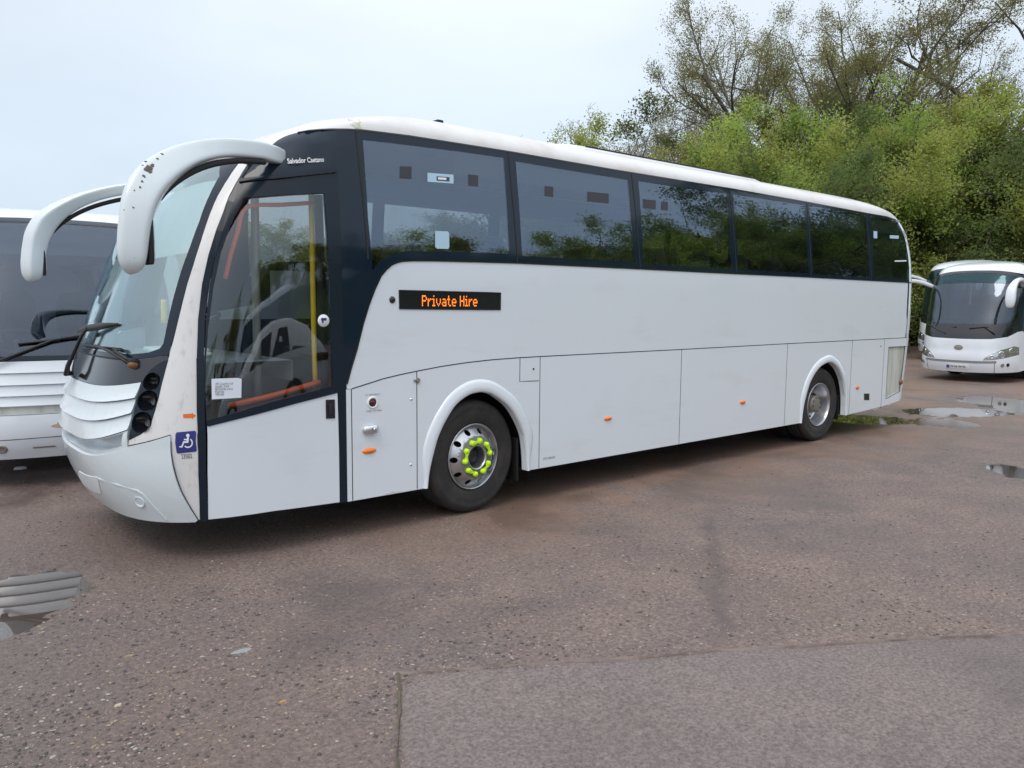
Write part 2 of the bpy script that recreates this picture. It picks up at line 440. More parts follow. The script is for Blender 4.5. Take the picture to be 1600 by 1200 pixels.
for i, x in enumerate(gx):
    for j, y in enumerate(gy):
        z = hz(x, y) if -14 < x < 24 and -10 < y < 12 else 0
        co[k] = (x, y, z); k += 1
ii, jj = np.meshgrid(np.arange(nx-1), np.arange(ny-1), indexing='ij'); b0 = (ii*ny+jj).ravel()
quads = np.stack([b0, b0+ny, b0+ny+1, b0+1], 1).astype(np.int32)
def bigmesh(name, co, quads, material, parent=None, smooth=True, mats=None, midx=None):
    me = bpy.data.meshes.new(name); me.vertices.add(len(co)); me.vertices.foreach_set('co', np.ascontiguousarray(co, np.float32).ravel())
    n, k = quads.shape; me.loops.add(n*k); me.loops.foreach_set('vertex_index', quads.ravel().astype(np.int32))
    me.polygons.add(n); me.polygons.foreach_set('loop_start', np.arange(0, n*k, k, dtype=np.int32)); me.polygons.foreach_set('loop_total', np.full(n, k, np.int32))
    me.polygons.foreach_set('use_smooth', np.full(n, smooth)); me.materials.append(M[material]); me.update(calc_edges=True); me.validate()
    return link(bpy.data.objects.new(name, me), parent)

def ground_mat(name, c1, c2, c3, stone=1.0, wet=True, fine=1.0):
    m = bpy.data.materials.new(name); m.use_nodes = True; t = m.node_tree; b = t.nodes['Principled BSDF']; M[name] = m
    L = t.links.new; c = N(t, 'ShaderNodeTexCoord'); O = c.outputs['Object']
    def nz_(scale, det=5, ro=.6, dist=0):
        n = N(t, 'ShaderNodeTexNoise'); n.inputs['Scale'].default_value = scale; n.inputs['Detail'].default_value = det; n.inputs['Roughness'].default_value = ro; n.inputs['Distortion'].default_value = dist; L(O, n.inputs[0]); return n.outputs[0]
    def mr_(v, a, b_, lo=0, hi=1):
        n = N(t, 'ShaderNodeMapRange', i_1=a, i_2=b_, i_3=lo, i_4=hi); L(v, n.inputs[0]); return n.outputs[0]
    def mix_(f, a, b_, bt='MIX'):
        n = N(t, 'ShaderNodeMix', data_type='RGBA', blend_type=bt)
        for i, v in ((0, f), (6, a), (7, b_)):
            if hasattr(v, 'links'): L(v, n.inputs[i])
            else: n.inputs[i].default_value = v if i == 0 else (*v, 1)
        return n.outputs[2]
    def math_(op, a, b_):
        n = N(t, 'ShaderNodeMath', operation=op)
        for i, v in ((0, a), (1, b_)):
            if hasattr(v, 'links'): L(v, n.inputs[i])
            else: n.inputs[i].default_value = v
        return n.outputs[0]
    big = nz_(.35, 5, .55, .4); mid = nz_(1.6, 6, .62, .3); sm_ = nz_(14, 6, .7); gr = nz_(34*fine, 6, .82)
    col = mix_(mr_(big, .38, .62), c1, c2)
    col = mix_(mr_(mid, .42, .68), col, c3)
    col = mix_(math_('MULTIPLY', mr_(sm_, .35, .7), .55), col, tuple(q*.72 for q in c1))
    v = N(t, 'ShaderNodeTexVoronoi'); v.inputs['Scale'].default_value = 44*fine; L(O, v.inputs[0])
    col = mix_(.85 if wet else .38, col, mix_(mr_(gr, .36, .64), (.42, .42, .43), (1.55, 1.52, 1.50)), 'MULTIPLY')
    # scattered chippings, light, dark and ochre
    vc = N(t, 'ShaderNodeSeparateColor'); L(v.outputs['Color'], vc.inputs[0])
    near = mr_(v.outputs['Distance'], .30, .22)
    light = math_('MULTIPLY', near, mr_(vc.outputs[0], .84, .90)); dark = math_('MULTIPLY', near, mr_(vc.outputs[1], .72, .80))
    dens = mr_(nz_(.9, 4, .6), .40, .62, .15, 1)
    col = mix_(math_('MULTIPLY', math_('MULTIPLY', light, dens), .8*stone), col, (.46, .42, .40))
    col = mix_(math_('MULTIPLY', math_('MULTIPLY', dark, dens), .75*stone), col, (.03, .03, .032))
    v2 = N(t, 'ShaderNodeTexVoronoi'); v2.inputs['Scale'].default_value = 26*fine; L(O, v2.inputs[0]); vc2 = N(t, 'ShaderNodeSeparateColor'); L(v2.outputs['Color'], vc2.inputs[0])
    oc = math_('MULTIPLY', mr_(v2.outputs['Distance'], .22, .16), mr_(vc2.outputs[2], .955, .965))
    col = mix_(math_('MULTIPLY', oc, .8*stone), col, (.38, .26, .15))
    if wet:
        # ragged seam between two layings of the yard surface
        s0, s1 = gp(1108, 815), gp(1125, 1015); sd_ = (s1-s0).normalized(); sn_ = Vector((-sd_.y, sd_.x, 0))
        def dotn(v_, off_):
            n = N(t, 'ShaderNodeVectorMath', operation='DOT_PRODUCT'); L(O, n.inputs[0]); n.inputs[1].default_value = v_; return math_('SUBTRACT', n.outputs['Value'], off_)
        dd = math_('ADD', dotn(sn_, sn_.dot(s0)), math_('MULTIPLY', math_('SUBTRACT', nz_(2.2, 5, .7), .5), .5)); al = dotn(sd_, sd_.dot(s0))
        band_ = math_('MULTIPLY', mr_(math_('ABSOLUTE', dd, 0), .10, .01), math_('MULTIPLY', mr_(al, -.3, .2), mr_(al, (s1-s0).length+.1, (s1-s0).length-.4)))
        col = mix_(math_('MULTIPLY', band_, mr_(gr, .42, .56, .0, .8)), col, (.085, .072, .070))
        sp0 = N(t, 'ShaderNodeSeparateXYZ'); L(O, sp0.inputs[0])
        soil = math_('MULTIPLY', mr_(sp0.outputs[1], -1.5, -.5), mr_(sp0.outputs[1], 1.2, .2)); soil = math_('MULTIPLY', soil, mr_(sp0.outputs[0], .8, 2.6))
        soil = math_('MULTIPLY', soil, mr_(nz_(1.1, 6, .65, .5), .36, .58)); far_ = math_('MULTIPLY', mr_(sp0.outputs[0], 10.5, 13), mr_(nz_(.6, 6, .65, .5), .42, .6))
        col = mix_(math_('MULTIPLY', math_('MAXIMUM', soil, far_), .65), col, (.235, .145, .10))
        sp_ = N(t, 'ShaderNodeSeparateXYZ'); L(O, sp_.inputs[0])
        # standing damp beside the water: low ground is wetter
        damp = mr_(sp_.outputs[2], -.004, -.022)
        wetn = mr_(nz_(.55, 5, .6, .8), .50, .64)
        left = math_('MULTIPLY', mr_(sp_.outputs[0], .3, -1.6), mr_(sp_.outputs[1], 4, .5))
        wt = math_('MAXIMUM', damp, math_('MULTIPLY', wetn, .6)); wt = math_('MAXIMUM', wt, math_('MULTIPLY', left, mr_(mid, .3, .55, .35, .9)))
        col = mix_(math_('MULTIPLY', wt, .5), col, (.055, .043, .036))
        ro = N(t, 'ShaderNodeMapRange', i_1=0, i_2=1, i_3=.72, i_4=.22); L(wt, ro.inputs[0]); L(ro.outputs[0], b.inputs['Roughness'])
    else: b.inputs['Roughness'].default_value = .72
    L(col, b.inputs['Base Color']); b.inputs['Specular IOR Level'].default_value = .45
    h = math_('ADD', math_('MULTIPLY', gr, .006), math_('MULTIPLY', sm_, .010)); h = math_('ADD', h, math_('MULTIPLY', near, .0035))
    bp = N(t, 'ShaderNodeBump'); bp.inputs['Strength'].default_value = .75; bp.inputs['Distance'].default_value = 1; L(h, bp.inputs['Height']); L(bp.outputs[0], b.inputs['Normal'])
ground_mat('gravel', (.203, .150, .132), (.166, .138, .130), (.240, .184, .160))
ground_mat('tarmac', (.200, .165, .160), (.217, .180, .173), (.232, .190, .178), stone=.45, fine=1.5)
g = bigmesh('ground', co, quads, 'gravel'); tag(g, None, None, kind='structure')
# smoother strip of tarmac in the near right corner, laid a centimetre proud
e0 = gp(622, 1052); e1 = gp(1600, 990); e2 = gp(620, 1200)
d1 = (e1-e0); d1.z = 0; d1.normalize(); d2 = (e2-e0); d2.z = 0; d2.normalize()
NU, NV = 260, 90; vs = np.zeros(((NU+1)*(NV+1), 3), np.float32)
for i in range(NU+1):
    for j in range(NV+1):
        a = 10*i/NU; b_ = 4.5*j/NV
        P = e0+d1*a+d2*b_
        wob = .05*noise.noise(Vector((a*1.3, 0, 5)))+.02*noise.noise(Vector((a*6, 0, 5))); wob2 = .06*noise.noise(Vector((0, b_*1.5, 9)))+.02*noise.noise(Vector((0, b_*7, 9)))
        fa = max(0, 1-b_/.6); fb = max(0, 1-a/.6)
        rc = max(0, .18-math.hypot(a, b_))
        P = P+d2*(wob*fa+rc*.4)+d1*(wob2*fb+rc*.4)
        e_ = min(1, min(a, b_)/.05)
        z = hz(P.x, P.y)+.016*e_-.006*(1-e_)+.003*noise.noise(Vector((P.x*2, P.y*2, 1)))
        vs[i*(NV+1)+j] = (P.x, P.y, z)
ii, jj = np.meshgrid(np.arange(NU), np.arange(NV), indexing='ij'); b0 = (ii*(NV+1)+jj).ravel()
o = bigmesh('road', vs, np.stack([b0, b0+1, b0+NV+2, b0+NV+1], 1), 'tarmac'); tag(o, None, None, kind='structure')
bm = bmesh.new(); bm.from_mesh(o.data); bmesh.ops.recalc_face_normals(bm, faces=bm.faces)
if sum(f.normal.z for f in bm.faces) < 0: bmesh.ops.reverse_faces(bm, faces=bm.faces)
bm.to_mesh(o.data); bm.free()
# dirt gathered along the two edges of the tarmac strip
def edge_dirt(p0, d, other, L_, w_, material, seed, label, fade=9e9):
    n = int(L_/.03); vs = []
    for i in range(n+1):
        a = L_*i/n
        for k, q in enumerate((-1, -.3, .4, 1)):
            r_ = w_*q*max(.02, .35+2.2*noise.noise(Vector((a*2.3, seed, 0)))+1.3*noise.noise(Vector((a*9, seed, k))))+.03*noise.noise(Vector((a*1.3, 0, 5)))
            P = p0+d*a+other*r_; vs.append((P.x, P.y, hz(P.x, P.y)+(.004 if abs(q) == 1 else .013+.006*noise.noise(Vector((a*9, k, seed))))-(.014 if abs(q) == 1 else 0)))
    fs = [(i*4+j, (i+1)*4+j, (i+1)*4+j+1, i*4+j+1) for i in range(n) for j in range(3)]
    tag(mobj('moss', vs, fs, material), label, 'moss', kind='stuff')
mat('moss_dirt', (.105, .092, .065), .95, bump=(60, .8, .01), var=((12, 12, 12), (.14, .115, .09), .4, .6)); mat('sand_dirt', (.22, .172, .152), .95, bump=(60, .8, .01), var=((8, 8, 8), (.17, .142, .132), .4, .6))
edge_dirt(e0, d2, d1, 3.0, .022, 'moss_dirt', 3, 'dark moss and dirt along the left edge of the tarmac strip')
edge_dirt(e0, d1, d2, 9.0, .030, 'sand_dirt', 8, 'sandy dirt along the far edge of the tarmac strip')
# water in the hollows
m = mat('water', (.075, .06, .05), .01); m.node_tree.nodes['Principled BSDF'].inputs['IOR'].default_value = 1.75
mat('muddy_water', (.13, .085, .055), .12, spec=.5)
def puddle(pd, material, z):
    px, py, rx, ry, an, d = pd; n = 40
    vs = [(px+1.45*rx*math.cos(t)*math.cos(an)-1.45*ry*math.sin(t)*math.sin(an), py+1.45*rx*math.cos(t)*math.sin(an)+1.45*ry*math.sin(t)*math.cos(an), z) for t in [2*PI*k/n for k in range(n)]]
    o = mobj('water', vs, [tuple(range(n))], material, None, False); tag(o, None, None, kind='structure')
for i, pd in enumerate(PUD0): puddle(pd, 'water', WATER_Z-.0007*i)
for i, pd in enumerate(PUD_M): puddle(pd, 'muddy_water', WATER_Z-.0004-.0007*i)
# loose stones : nobody could count them
rs = np.random.RandomState(5)
def stones(n, sel, smin, smax, material, name):
    V = []; Q = []; base = np.array([(1, 0, 0), (0, 1, 0), (-1, 0, 0), (0, -1, 0), (0, 0, 1), (0, 0, -1), ])
    tri = np.array([(0, 1, 4), (1, 2, 4), (2, 3, 4), (3, 0, 4), (1, 0, 5), (2, 1, 5), (3, 2, 5), (0, 3, 5)])
    k = 0
    while k < n:
        x, y = sel()
        s = smin+(smax-smin)*rs.rand()**2.5
        if noise.noise(Vector((x*.8, y*.8, 2))) < rs.uniform(-.5, .35): continue
        p = base*(np.array([s, s*rs.uniform(.5, 1), s*rs.uniform(.25, .5)]))*rs.uniform(.7, 1.2, (6, 1)); a = rs.uniform(0, 6.28); ca, sa = math.cos(a), math.sin(a)
        q = np.stack([p[:, 0]*ca-p[:, 1]*sa+x, p[:, 0]*sa+p[:, 1]*ca+y, p[:, 2]+hz(x, y)+s*.12], 1)
        V.append(q); Q.append(tri+6*k); k += 1
    o = bigmesh(name, np.concatenate(V), np.concatenate(Q), material, smooth=False); return tag(o, None, None, kind='stuff')
def selnear():
    px = rs.uniform(-50, 1650); py = 700+520*rs.rand()**.8; P = gp(px, py); return P.x, P.y
mat('stone_light', (.34, .31, .28), .8, var=((3, 3, 3), (.30, .22, .15), .45, .6)); mat('stone_dark', (.06, .055, .052), .7); mat('stone_mid', (.17, .145, .13), .8)
tag(stones(5200, selnear, .003, .015, 'stone_light', 'gravel'), 'pale loose chippings scattered over the yard surface', 'gravel')
tag(stones(5200, selnear, .003, .016, 'stone_dark', 'gravel'), 'dark loose chippings scattered over the yard surface', 'gravel')
tag(stones(4500, selnear, .003, .012, 'stone_mid', 'gravel'), 'brown loose chippings scattered over the yard surface', 'gravel')
# a few single fragments that catch the eye
def scrap(px, py, w_, material, label, name, cat, h=.006, seed=0, asp=.5):
    r = random.Random(seed); P = gp(px, py); z = hz(P.x, P.y); n = 9; vs = []
    for zz, f in ((z-.002, 1), (z+h, .8)):
        for k in range(n):
            a = 2*PI*k/n; m = w_*f*r.uniform(.75, 1.1) if zz < z else None
            if m is None: m = base_[k]*.8
            else:
                if k == 0: base_ = []
                base_.append(m)
            vs.append((P.x+m*math.cos(a), P.y+m*asp*math.sin(a), zz))
    fs = [(k, (k+1) % n, n+(k+1) % n, n+k) for k in range(n)]+[tuple(n+k for k in range(n))]
    tag(mobj(name, vs, fs, material, None, False), label, cat)
mat('cream', (.50, .42, .30), .8); mat('ochre', (.42, .24, .10), .8); mat('clear_scrap', (.28, .30, .31), .3)
scrap(185, 1103, .022, 'cream', 'cream stone chip lying on the gravel, left foreground', 'stone', 'stone', seed=1)
scrap(442, 1097, .022, 'ochre', 'orange stone chip lying right of the cream one in the foreground', 'stone', 'stone', seed=2)
scrap(378, 1017, .075, 'clear_scrap', 'crumpled grey film scrap flattened on the gravel', 'plastic_scrap', 'litter', .004, seed=3, asp=.35)
scrap(202, 1024, .035, 'stone_light', 'long pale splinter on the gravel left of the grey film scrap', 'splinter', 'stone', .005, seed=4, asp=.3)
scrap(32, 733, .07, 'white', 'small white litter under the front of the left coach', 'litter', 'litter', .03, seed=5)
# ================================================================== TREES
def leafmat(name, c1, c2, c3=None):
    m = bpy.data.materials.new(name); m.use_nodes = True; t = m.node_tree; t.nodes.remove(t.nodes['Principled BSDF']); M[name] = m
    c = N(t, 'ShaderNodeTexCoord'); n = N(t, 'ShaderNodeTexNoise'); n.inputs['Scale'].default_value = .9; n.inputs['Detail'].default_value = 8; n.inputs['Roughness'].default_value = .8; t.links.new(c.outputs['Object'], n.inputs[0])
    r = N(t, 'ShaderNodeMapRange', i_1=.35, i_2=.65); t.links.new(n.outputs[0], r.inputs[0])
    x = N(t, 'ShaderNodeMix', data_type='RGBA'); x.inputs[6].default_value = (*c1, 1); x.inputs[7].default_value = (*c2, 1); t.links.new(r.outputs[0], x.inputs[0])
    oi = N(t, 'ShaderNodeObjectInfo'); hs = N(t, 'ShaderNodeHueSaturation'); r2 = N(t, 'ShaderNodeMapRange', i_3=.475, i_4=.515); r3 = N(t, 'ShaderNodeMapRange', i_3=.8, i_4=1.2)
    t.links.new(oi.outputs['Random'], r2.inputs[0]); t.links.new(oi.outputs['Random'], r3.inputs[0]); t.links.new(r2.outputs[0], hs.inputs[0]); t.links.new(r3.outputs[0], hs.inputs[2]); t.links.new(x.outputs[2], hs.inputs['Color'])
    d = N(t, 'ShaderNodeBsdfDiffuse'); tr = N(t, 'ShaderNodeBsdfTranslucent'); mxs = N(t, 'ShaderNodeMixShader'); mxs.inputs[0].default_value = .45
    for s_ in (d, tr): t.links.new(hs.outputs[0], s_.inputs[0])
    t.links.new(d.outputs[0], mxs.inputs[1]); t.links.new(tr.outputs[0], mxs.inputs[2]); t.links.new(mxs.outputs[0], t.nodes['Material Output'].inputs[0])
leafmat('leaf_green', (.30, .37, .09), (.44, .50, .14)); leafmat('leaf_olive', (.31, .32, .09), (.42, .41, .14))
leafmat('leaf_dark', (.11, .15, .055), (.19, .235, .08)); leafmat('leaf_bright', (.24, .35, .08), (.35, .47, .12)); leafmat('leaf_bud', (.26, .22, .10), (.23, .25, .10))
mat('bark', (.085, .070, .055), .9, var=((2, 2, 1), (.13, .115, .09), .4, .6)); mat('bark_pale', (.20, .18, .16), .9); mat('bark_dark', (.045, .038, .030), .9)
def unit(v): return v/(np.linalg.norm(v)+1e-9)
def skeleton(seed, H, kind):
    """list of branches, each an array of points with radii; grown from the ground up"""
    r = np.random.RandomState(seed); out = []; tips = []
    P = dict(vase=dict(trunk=.22, n0=17, sp=(.12, 1.0), lv=4, ch=(4, 6), bend=.10, up=.22, lf=.62, r0=.021),
             twist=dict(trunk=.32, n0=6, sp=(.35, 1.1), lv=4, ch=(3, 5), bend=.32, up=.10, lf=.62, r0=.018),
             round=dict(trunk=.14, n0=8, sp=(.3, 1.2), lv=4, ch=(4, 6), bend=.16, up=.16, lf=.60, r0=.016),
             thin=dict(trunk=.22, n0=9, sp=(.15, .55), lv=4, ch=(3, 5), bend=.12, up=.25, lf=.58, r0=.016))[kind]
    def grow(p, d, L, rad, lv):
        n = 5 if lv > 1 else 4; pts = [p.copy()]; rr_ = [rad]
        for i in range(n):
            d = unit(d+r.normal(0, P['bend'], 3)*(1.0 if lv else .6)+np.array([0, 0, P['up']/n])); p = p+d*L/n; pts.append(p.copy()); rr_.append(rad*(1-.62*(i+1)/n))
        out.append((np.array(pts), np.array(rr_), lv))
        if lv >= P['lv']: tips.append(np.array(pts)); return
        if lv >= P['lv']-1: tips.append(np.array(pts)[2:])
        for k in range(r.randint(*P['ch'])+1):
            t = r.uniform(.3, 1.0); i = min(int(t*n), n-1); f = t*n-i; q = pts[i]*(1-f)+pts[i+1]*f
            b = unit(np.array(pts[i+1])-np.array(pts[i])); s_ = unit(np.cross(b, r.normal(0, 1, 3))); an = r.uniform(.45, .95)
            grow(q, unit(b*math.cos(an)+s_*math.sin(an)), L*P['lf']*r.uniform(.7, 1.1)*(1.15-.5*t), rr_[i]*.55, lv+1)
    th = H*P['trunk']; d0 = unit(np.array([r.normal(0, .06), r.normal(0, .06), 1]))
    tp = np.array([[0, 0, -.3], [0, 0, th*.5], [d0[0]*th, d0[1]*th, th]]); R0 = H*P['r0']; out.append((tp, np.array([R0*1.4, R0*1.05, R0*.9]), 0))
    for k in range(P['n0']):
        az = 2*PI*(k+r.uniform(-.3, .3))/P['n0']; an = r.uniform(*P['sp'])*(1 if k else .1)
        d = np.array([math.cos(az)*math.sin(an), math.sin(az)*math.sin(an), math.cos(an)])
        st = tp[-1]*r.uniform(.62, 1.0) if kind != 'vase' else tp[-1]*r.uniform(.8, 1)
        grow(st, d, (H-th)*.60*r.uniform(.8, 1.1), R0*.52, 1)
    return out, tips
def tree_proto(name, seed, H, kind, leafm, nleaf, lsize, barkm, spread=.22, minlv=9, droop=0, clump=0.0):
    out, tips = skeleton(seed, H, kind); r = np.random.RandomState(seed+99)
    allz = max(p[:, 2].max() for p, _, _ in out); k_ = H/allz
    V = []; Q = []; nv = 0
    for pts, rad, lv in out:
        m = 6 if lv < 2 else (4 if lv == 2 else 3); n = len(pts); pts = pts*k_
        t = np.gradient(pts, axis=0); t /= np.linalg.norm(t, axis=1, keepdims=True)+1e-9
        ref = np.cross(t, np.array([.3, .9, .2])); ref /= np.linalg.norm(ref, axis=1, keepdims=True)+1e-9; b = np.cross(t, ref)
        a = 2*PI*np.arange(m)/m; rad = np.maximum(rad, .007)
        ring = pts[:, None, :]+(ref[:, None, :]*np.cos(a)[None, :, None]+b[:, None, :]*np.sin(a)[None, :, None])*rad[:, None, None]
        V.append(ring.reshape(-1, 3)); i, j = np.meshgrid(np.arange(n-1), np.arange(m), indexing='ij'); i = i.ravel(); j = j.ravel()
        Q.append(nv+np.stack([i*m+j, i*m+(j+1) % m, (i+1)*m+(j+1) % m, (i+1)*m+j], 1)); nv += n*m
    root = empty(name)
    bigmesh('trunk', np.concatenate(V), np.concatenate(Q), barkm, root)
    T = np.concatenate(tips)*k_
    if nleaf:
        idx = r.randint(0, len(T), nleaf); c = T[idx]+r.normal(0, spread, (nleaf, 3)); c[:, 2] -= droop*np.abs(r.normal(0, 1, nleaf))
        if clump:      # uneven clumps with gaps between them
            keep = np.array([noise.noise(Vector(q)*clump) > -.18 for q in c]); c = c[keep]; nleaf = len(c)
        c = c[c[:, 2] > .15]; nleaf = len(c)
        n_ = r.normal(0, 1, (nleaf, 3)); n_[:, 2] += .5; n_ /= np.linalg.norm(n_, axis=1, keepdims=True)
        u = np.cross(n_, r.normal(0, 1, (nleaf, 3))); u /= np.linalg.norm(u, axis=1, keepdims=True); v = np.cross(n_, u)
        s_ = lsize*r.uniform(.6, 1.35, (nleaf, 1)); w_ = s_*.55
        L = np.stack([c-u*s_, c-v*w_+n_*s_*.15, c+u*s_, c+v*w_+n_*s_*.15], 1).reshape(-1, 3)
        bigmesh('crown', L, np.arange(nleaf*4).reshape(-1, 4), leafm, root, smooth=False)
    return root
def bush_proto(name, seed, w_, h_, leafm, nleaf, lsize, barkm='bark'):
    r = np.random.RandomState(seed); root = empty(name)
    cl = [(np.array([r.normal(0, w_*.42), r.normal(0, w_*.35), abs(r.uniform(.15, .85))*h_]), r.uniform(.22, .42)*w_) for _ in range(26)]
    c = []
    for k in range(nleaf):
        p, s_ = cl[r.randint(len(cl))]; d = unit(r.normal(0, 1, 3)); c.append(p+d*s_*r.uniform(.55, 1.05)*np.array([1, 1, .75]))
    c = np.array(c); c = c[c[:, 2] > .05]; nleaf = len(c)
    n_ = r.normal(0, 1, (nleaf, 3)); n_[:, 2] += .6; n_ /= np.linalg.norm(n_, axis=1, keepdims=True)
    u = np.cross(n_, r.normal(0, 1, (nleaf, 3))); u /= np.linalg.norm(u, axis=1, keepdims=True); v = np.cross(n_, u); s_ = lsize*r.uniform(.6, 1.35, (nleaf, 1)); w2 = s_*.55
    bigmesh('foliage', np.stack([c-u*s_, c-v*w2, c+u*s_, c+v*w2], 1).reshape(-1, 3), np.arange(nleaf*4).reshape(-1, 4), leafm, root, smooth=False)
    V = MB()
    for k in range(14):
        p, s_ = cl[k]; V.tube([(r.normal(0, .2), r.normal(0, .2), -.1), (p[0]*.5, p[1]*.5, p[2]*.45), tuple(p)], [.05, .035, .012], 4, False)
    V.build('stem', barkm, root); return root
def at(px, dist):
    d = Vector(((CF*F_PX+CR*(px-800)).x, (CF*F_PX+CR*(px-800)).y, 0)); d /= (CF.xy.normalized().dot(d.xy)); return Vector((CAM.x, CAM.y, 0))+d*dist
def top_h(py, dist): return CAM.z+(467-py)/F_PX*dist*1.01
used = set()
def place(proto, px, dist, top, H0, label, cat, group, rz=None, wide=1, name=None):
    if proto.name in used: o = copy_tree(proto)
    else: o = proto; used.add(proto.name)
    P = at(px, dist); h = top_h(top, dist) if top is not None else H0
    s_ = h/H0; o.location = (P.x, P.y, -.05); o.scale = (s_*wide, s_*wide, s_); o.rotation_euler = (0, 0, rz if rz is not None else rnd.uniform(0, 6.28))
    tag(o, label, cat, group); return o
vase = tree_proto('oak_tree', 11, 18, 'vase', 'leaf_bud', 150000, .042, 'bark', .17)
twist = tree_proto('gnarled_tree', 23, 18, 'twist', 'leaf_bud', 26000, .05, 'bark', .18)
g1 = tree_proto('leafy_tree', 31, 9, 'round', 'leaf_green', 52000, .050, 'bark', .15)
g2 = tree_proto('leafy_tree', 47, 9, 'round', 'leaf_olive', 42000, .046, 'bark', .14)
g3 = tree_proto('leafy_tree', 58, 8, 'round', 'leaf_bright', 46000, .048, 'bark', .15)
g4 = tree_proto('leafy_tree', 64, 9, 'round', 'leaf_dark', 44000, .052, 'bark', .15)
th = tree_proto('bare_tree', 71, 11, 'thin', 'leaf_bud', 5000, .035, 'bark_pale', .12)
bu = bush_proto('shrub', 5, 4.2, 3.6, 'leaf_green', 22000, .055)
bd = bush_proto('shrub', 6, 4.2, 3.2, 'leaf_dark', 22000, .06)
GR = 'trees standing behind the coaches'
place(vase, 1255, 55, -6, 18, 'tall oak with fanned bare limbs and sparse budding leaves, rising highest behind the coaches', 'tree', None, 1.0, 1.08)
place(twist, 1560, 52, -40, 18, 'tall gnarled tree with twisting thin branches and few leaves at the right edge', 'tree', None, .6, 1.15)
place(th, 905, 40, 172, 11, 'leafless twiggy tree standing first from the left behind the roof of the white coach', 'tree', GR, 1.1)
for px, d, tp, l in ((960, 48, 178, 'bare pale tree between the dark leafy tree and the olive trees left of the oak'), (1035, 50, 158, 'bare pale tree close to the left of the oak crown'), (1085, 52, 150, 'bare pale tree under the left limbs of the oak'), (1430, 50, 75, 'thin bare tree between the oak and the gnarled tree'), (1500, 48, 100, 'thin bare tree in front of the gnarled tree')):
    place(th, px, d, tp, 11, l, 'tree', GR)
specs = [(g4, 872, 39, 190, 9, 'dark leafy tree at the left end of the tree line'), (g2, 945, 38, 205, 9, 'olive leafy tree next to the dark one at the left end'), (g1, 1005, 37, 196, 9, 'green leafy tree behind the middle of the coach roof'),
 (g2, 1062, 36, 186, 9, 'olive leafy tree left of the oak trunk'), (g4, 1130, 38, 190, 9, 'dark leafy tree under the oak on its left'), (g3, 1120, 37, 238, 8, 'bright green low tree over the roof of the coach'),
 (g1, 1180, 40, 190, 9, 'green leafy tree below the middle of the oak'), (g1, 1262, 42, 158, 9, 'large light green tree right below the oak crown'), (g3, 1318, 42, 165, 8, 'bright green tree right of the large light green tree'),
 (g2, 1385, 43, 140, 9, 'olive tree under the right side of the oak'), (g2, 1440, 44, 148, 9, 'olive tree right of the oak, above the coach tail'), (g1, 1500, 44, 165, 9, 'green tree above the coaches parked at the right'),
 (g4, 1530, 43, 130, 9, 'dark tree in the gap between green trees near the right edge'), (g2, 1570, 44, 150, 9, 'olive tree near the right edge of the tree line'), (g1, 1635, 43, 120, 9, 'green tree cut by the right edge of the photo'),
 (g4, 1215, 44, 200, 9, 'dark tree behind the light green trees below the oak'), (g4, 1350, 42, 190, 9, 'dark tree behind the bright green tree'), (g4, 1455, 43, 180, 9, 'dark tree behind the olive trees at right'), (g4, 1620, 42, 160, 9, 'dark tree behind the green one at the right edge'),
 (g3, 1405, 43, 255, 8, 'low bright tree over the tail of the white coach'), (g1, 1560, 43, 250, 9, 'low green tree over the coaches parked at right')]
for pr, px, d, tp, H0, l in specs: place(pr, px, d, tp, H0, l, 'tree', GR, wide=1.12)
# hedge shrubs under the trees
for i in range(22):
    px = 860+i*38+rnd.uniform(-10, 10); d = rnd.uniform(41, 43) if px > 1300 else rnd.uniform(32, 35)
    pr = bd if i % 2 else bu
    o_ = ('first', 'second', 'third', 'fourth', 'fifth', 'sixth', 'seventh', 'eighth', 'ninth', 'tenth', 'eleventh')[i//2]
    place(pr, px, d, None, 3.2 if pr is bd else 3.6, ('dark' if pr is bd else 'light green')+' shrub below the trees, '+o_+' of its colour from the left', 'shrub', 'dark undergrowth shrubs' if pr is bd else 'green undergrowth shrubs', wide=rnd.uniform(1.0, 1.3))
# lower trees seen only through the windows of the coach
for i, (px, d, tp) in enumerate(((470, 46, 352), (560, 44, 335), (650, 43, 345), (740, 42, 330), (800, 41, 315))):
    place((g1, g4, g2)[i % 3], px, d, tp, 9, 'low tree seen through the coach windows, '+('first', 'second', 'third', 'fourth', 'fifth')[i]+' from the left', 'tree', 'low trees behind the windows', wide=1.9)
# wooded bank closing the view
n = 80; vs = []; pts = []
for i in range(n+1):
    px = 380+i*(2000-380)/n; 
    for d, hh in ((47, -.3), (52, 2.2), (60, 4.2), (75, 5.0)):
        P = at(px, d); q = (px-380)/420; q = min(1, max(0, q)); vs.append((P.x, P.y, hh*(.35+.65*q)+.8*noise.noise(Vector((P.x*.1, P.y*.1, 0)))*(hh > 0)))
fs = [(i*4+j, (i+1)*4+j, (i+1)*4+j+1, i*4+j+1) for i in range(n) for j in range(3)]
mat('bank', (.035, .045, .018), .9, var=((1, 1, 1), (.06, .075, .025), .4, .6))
tag(mobj('hill', vs, fs, 'bank'), None, None, kind='structure')
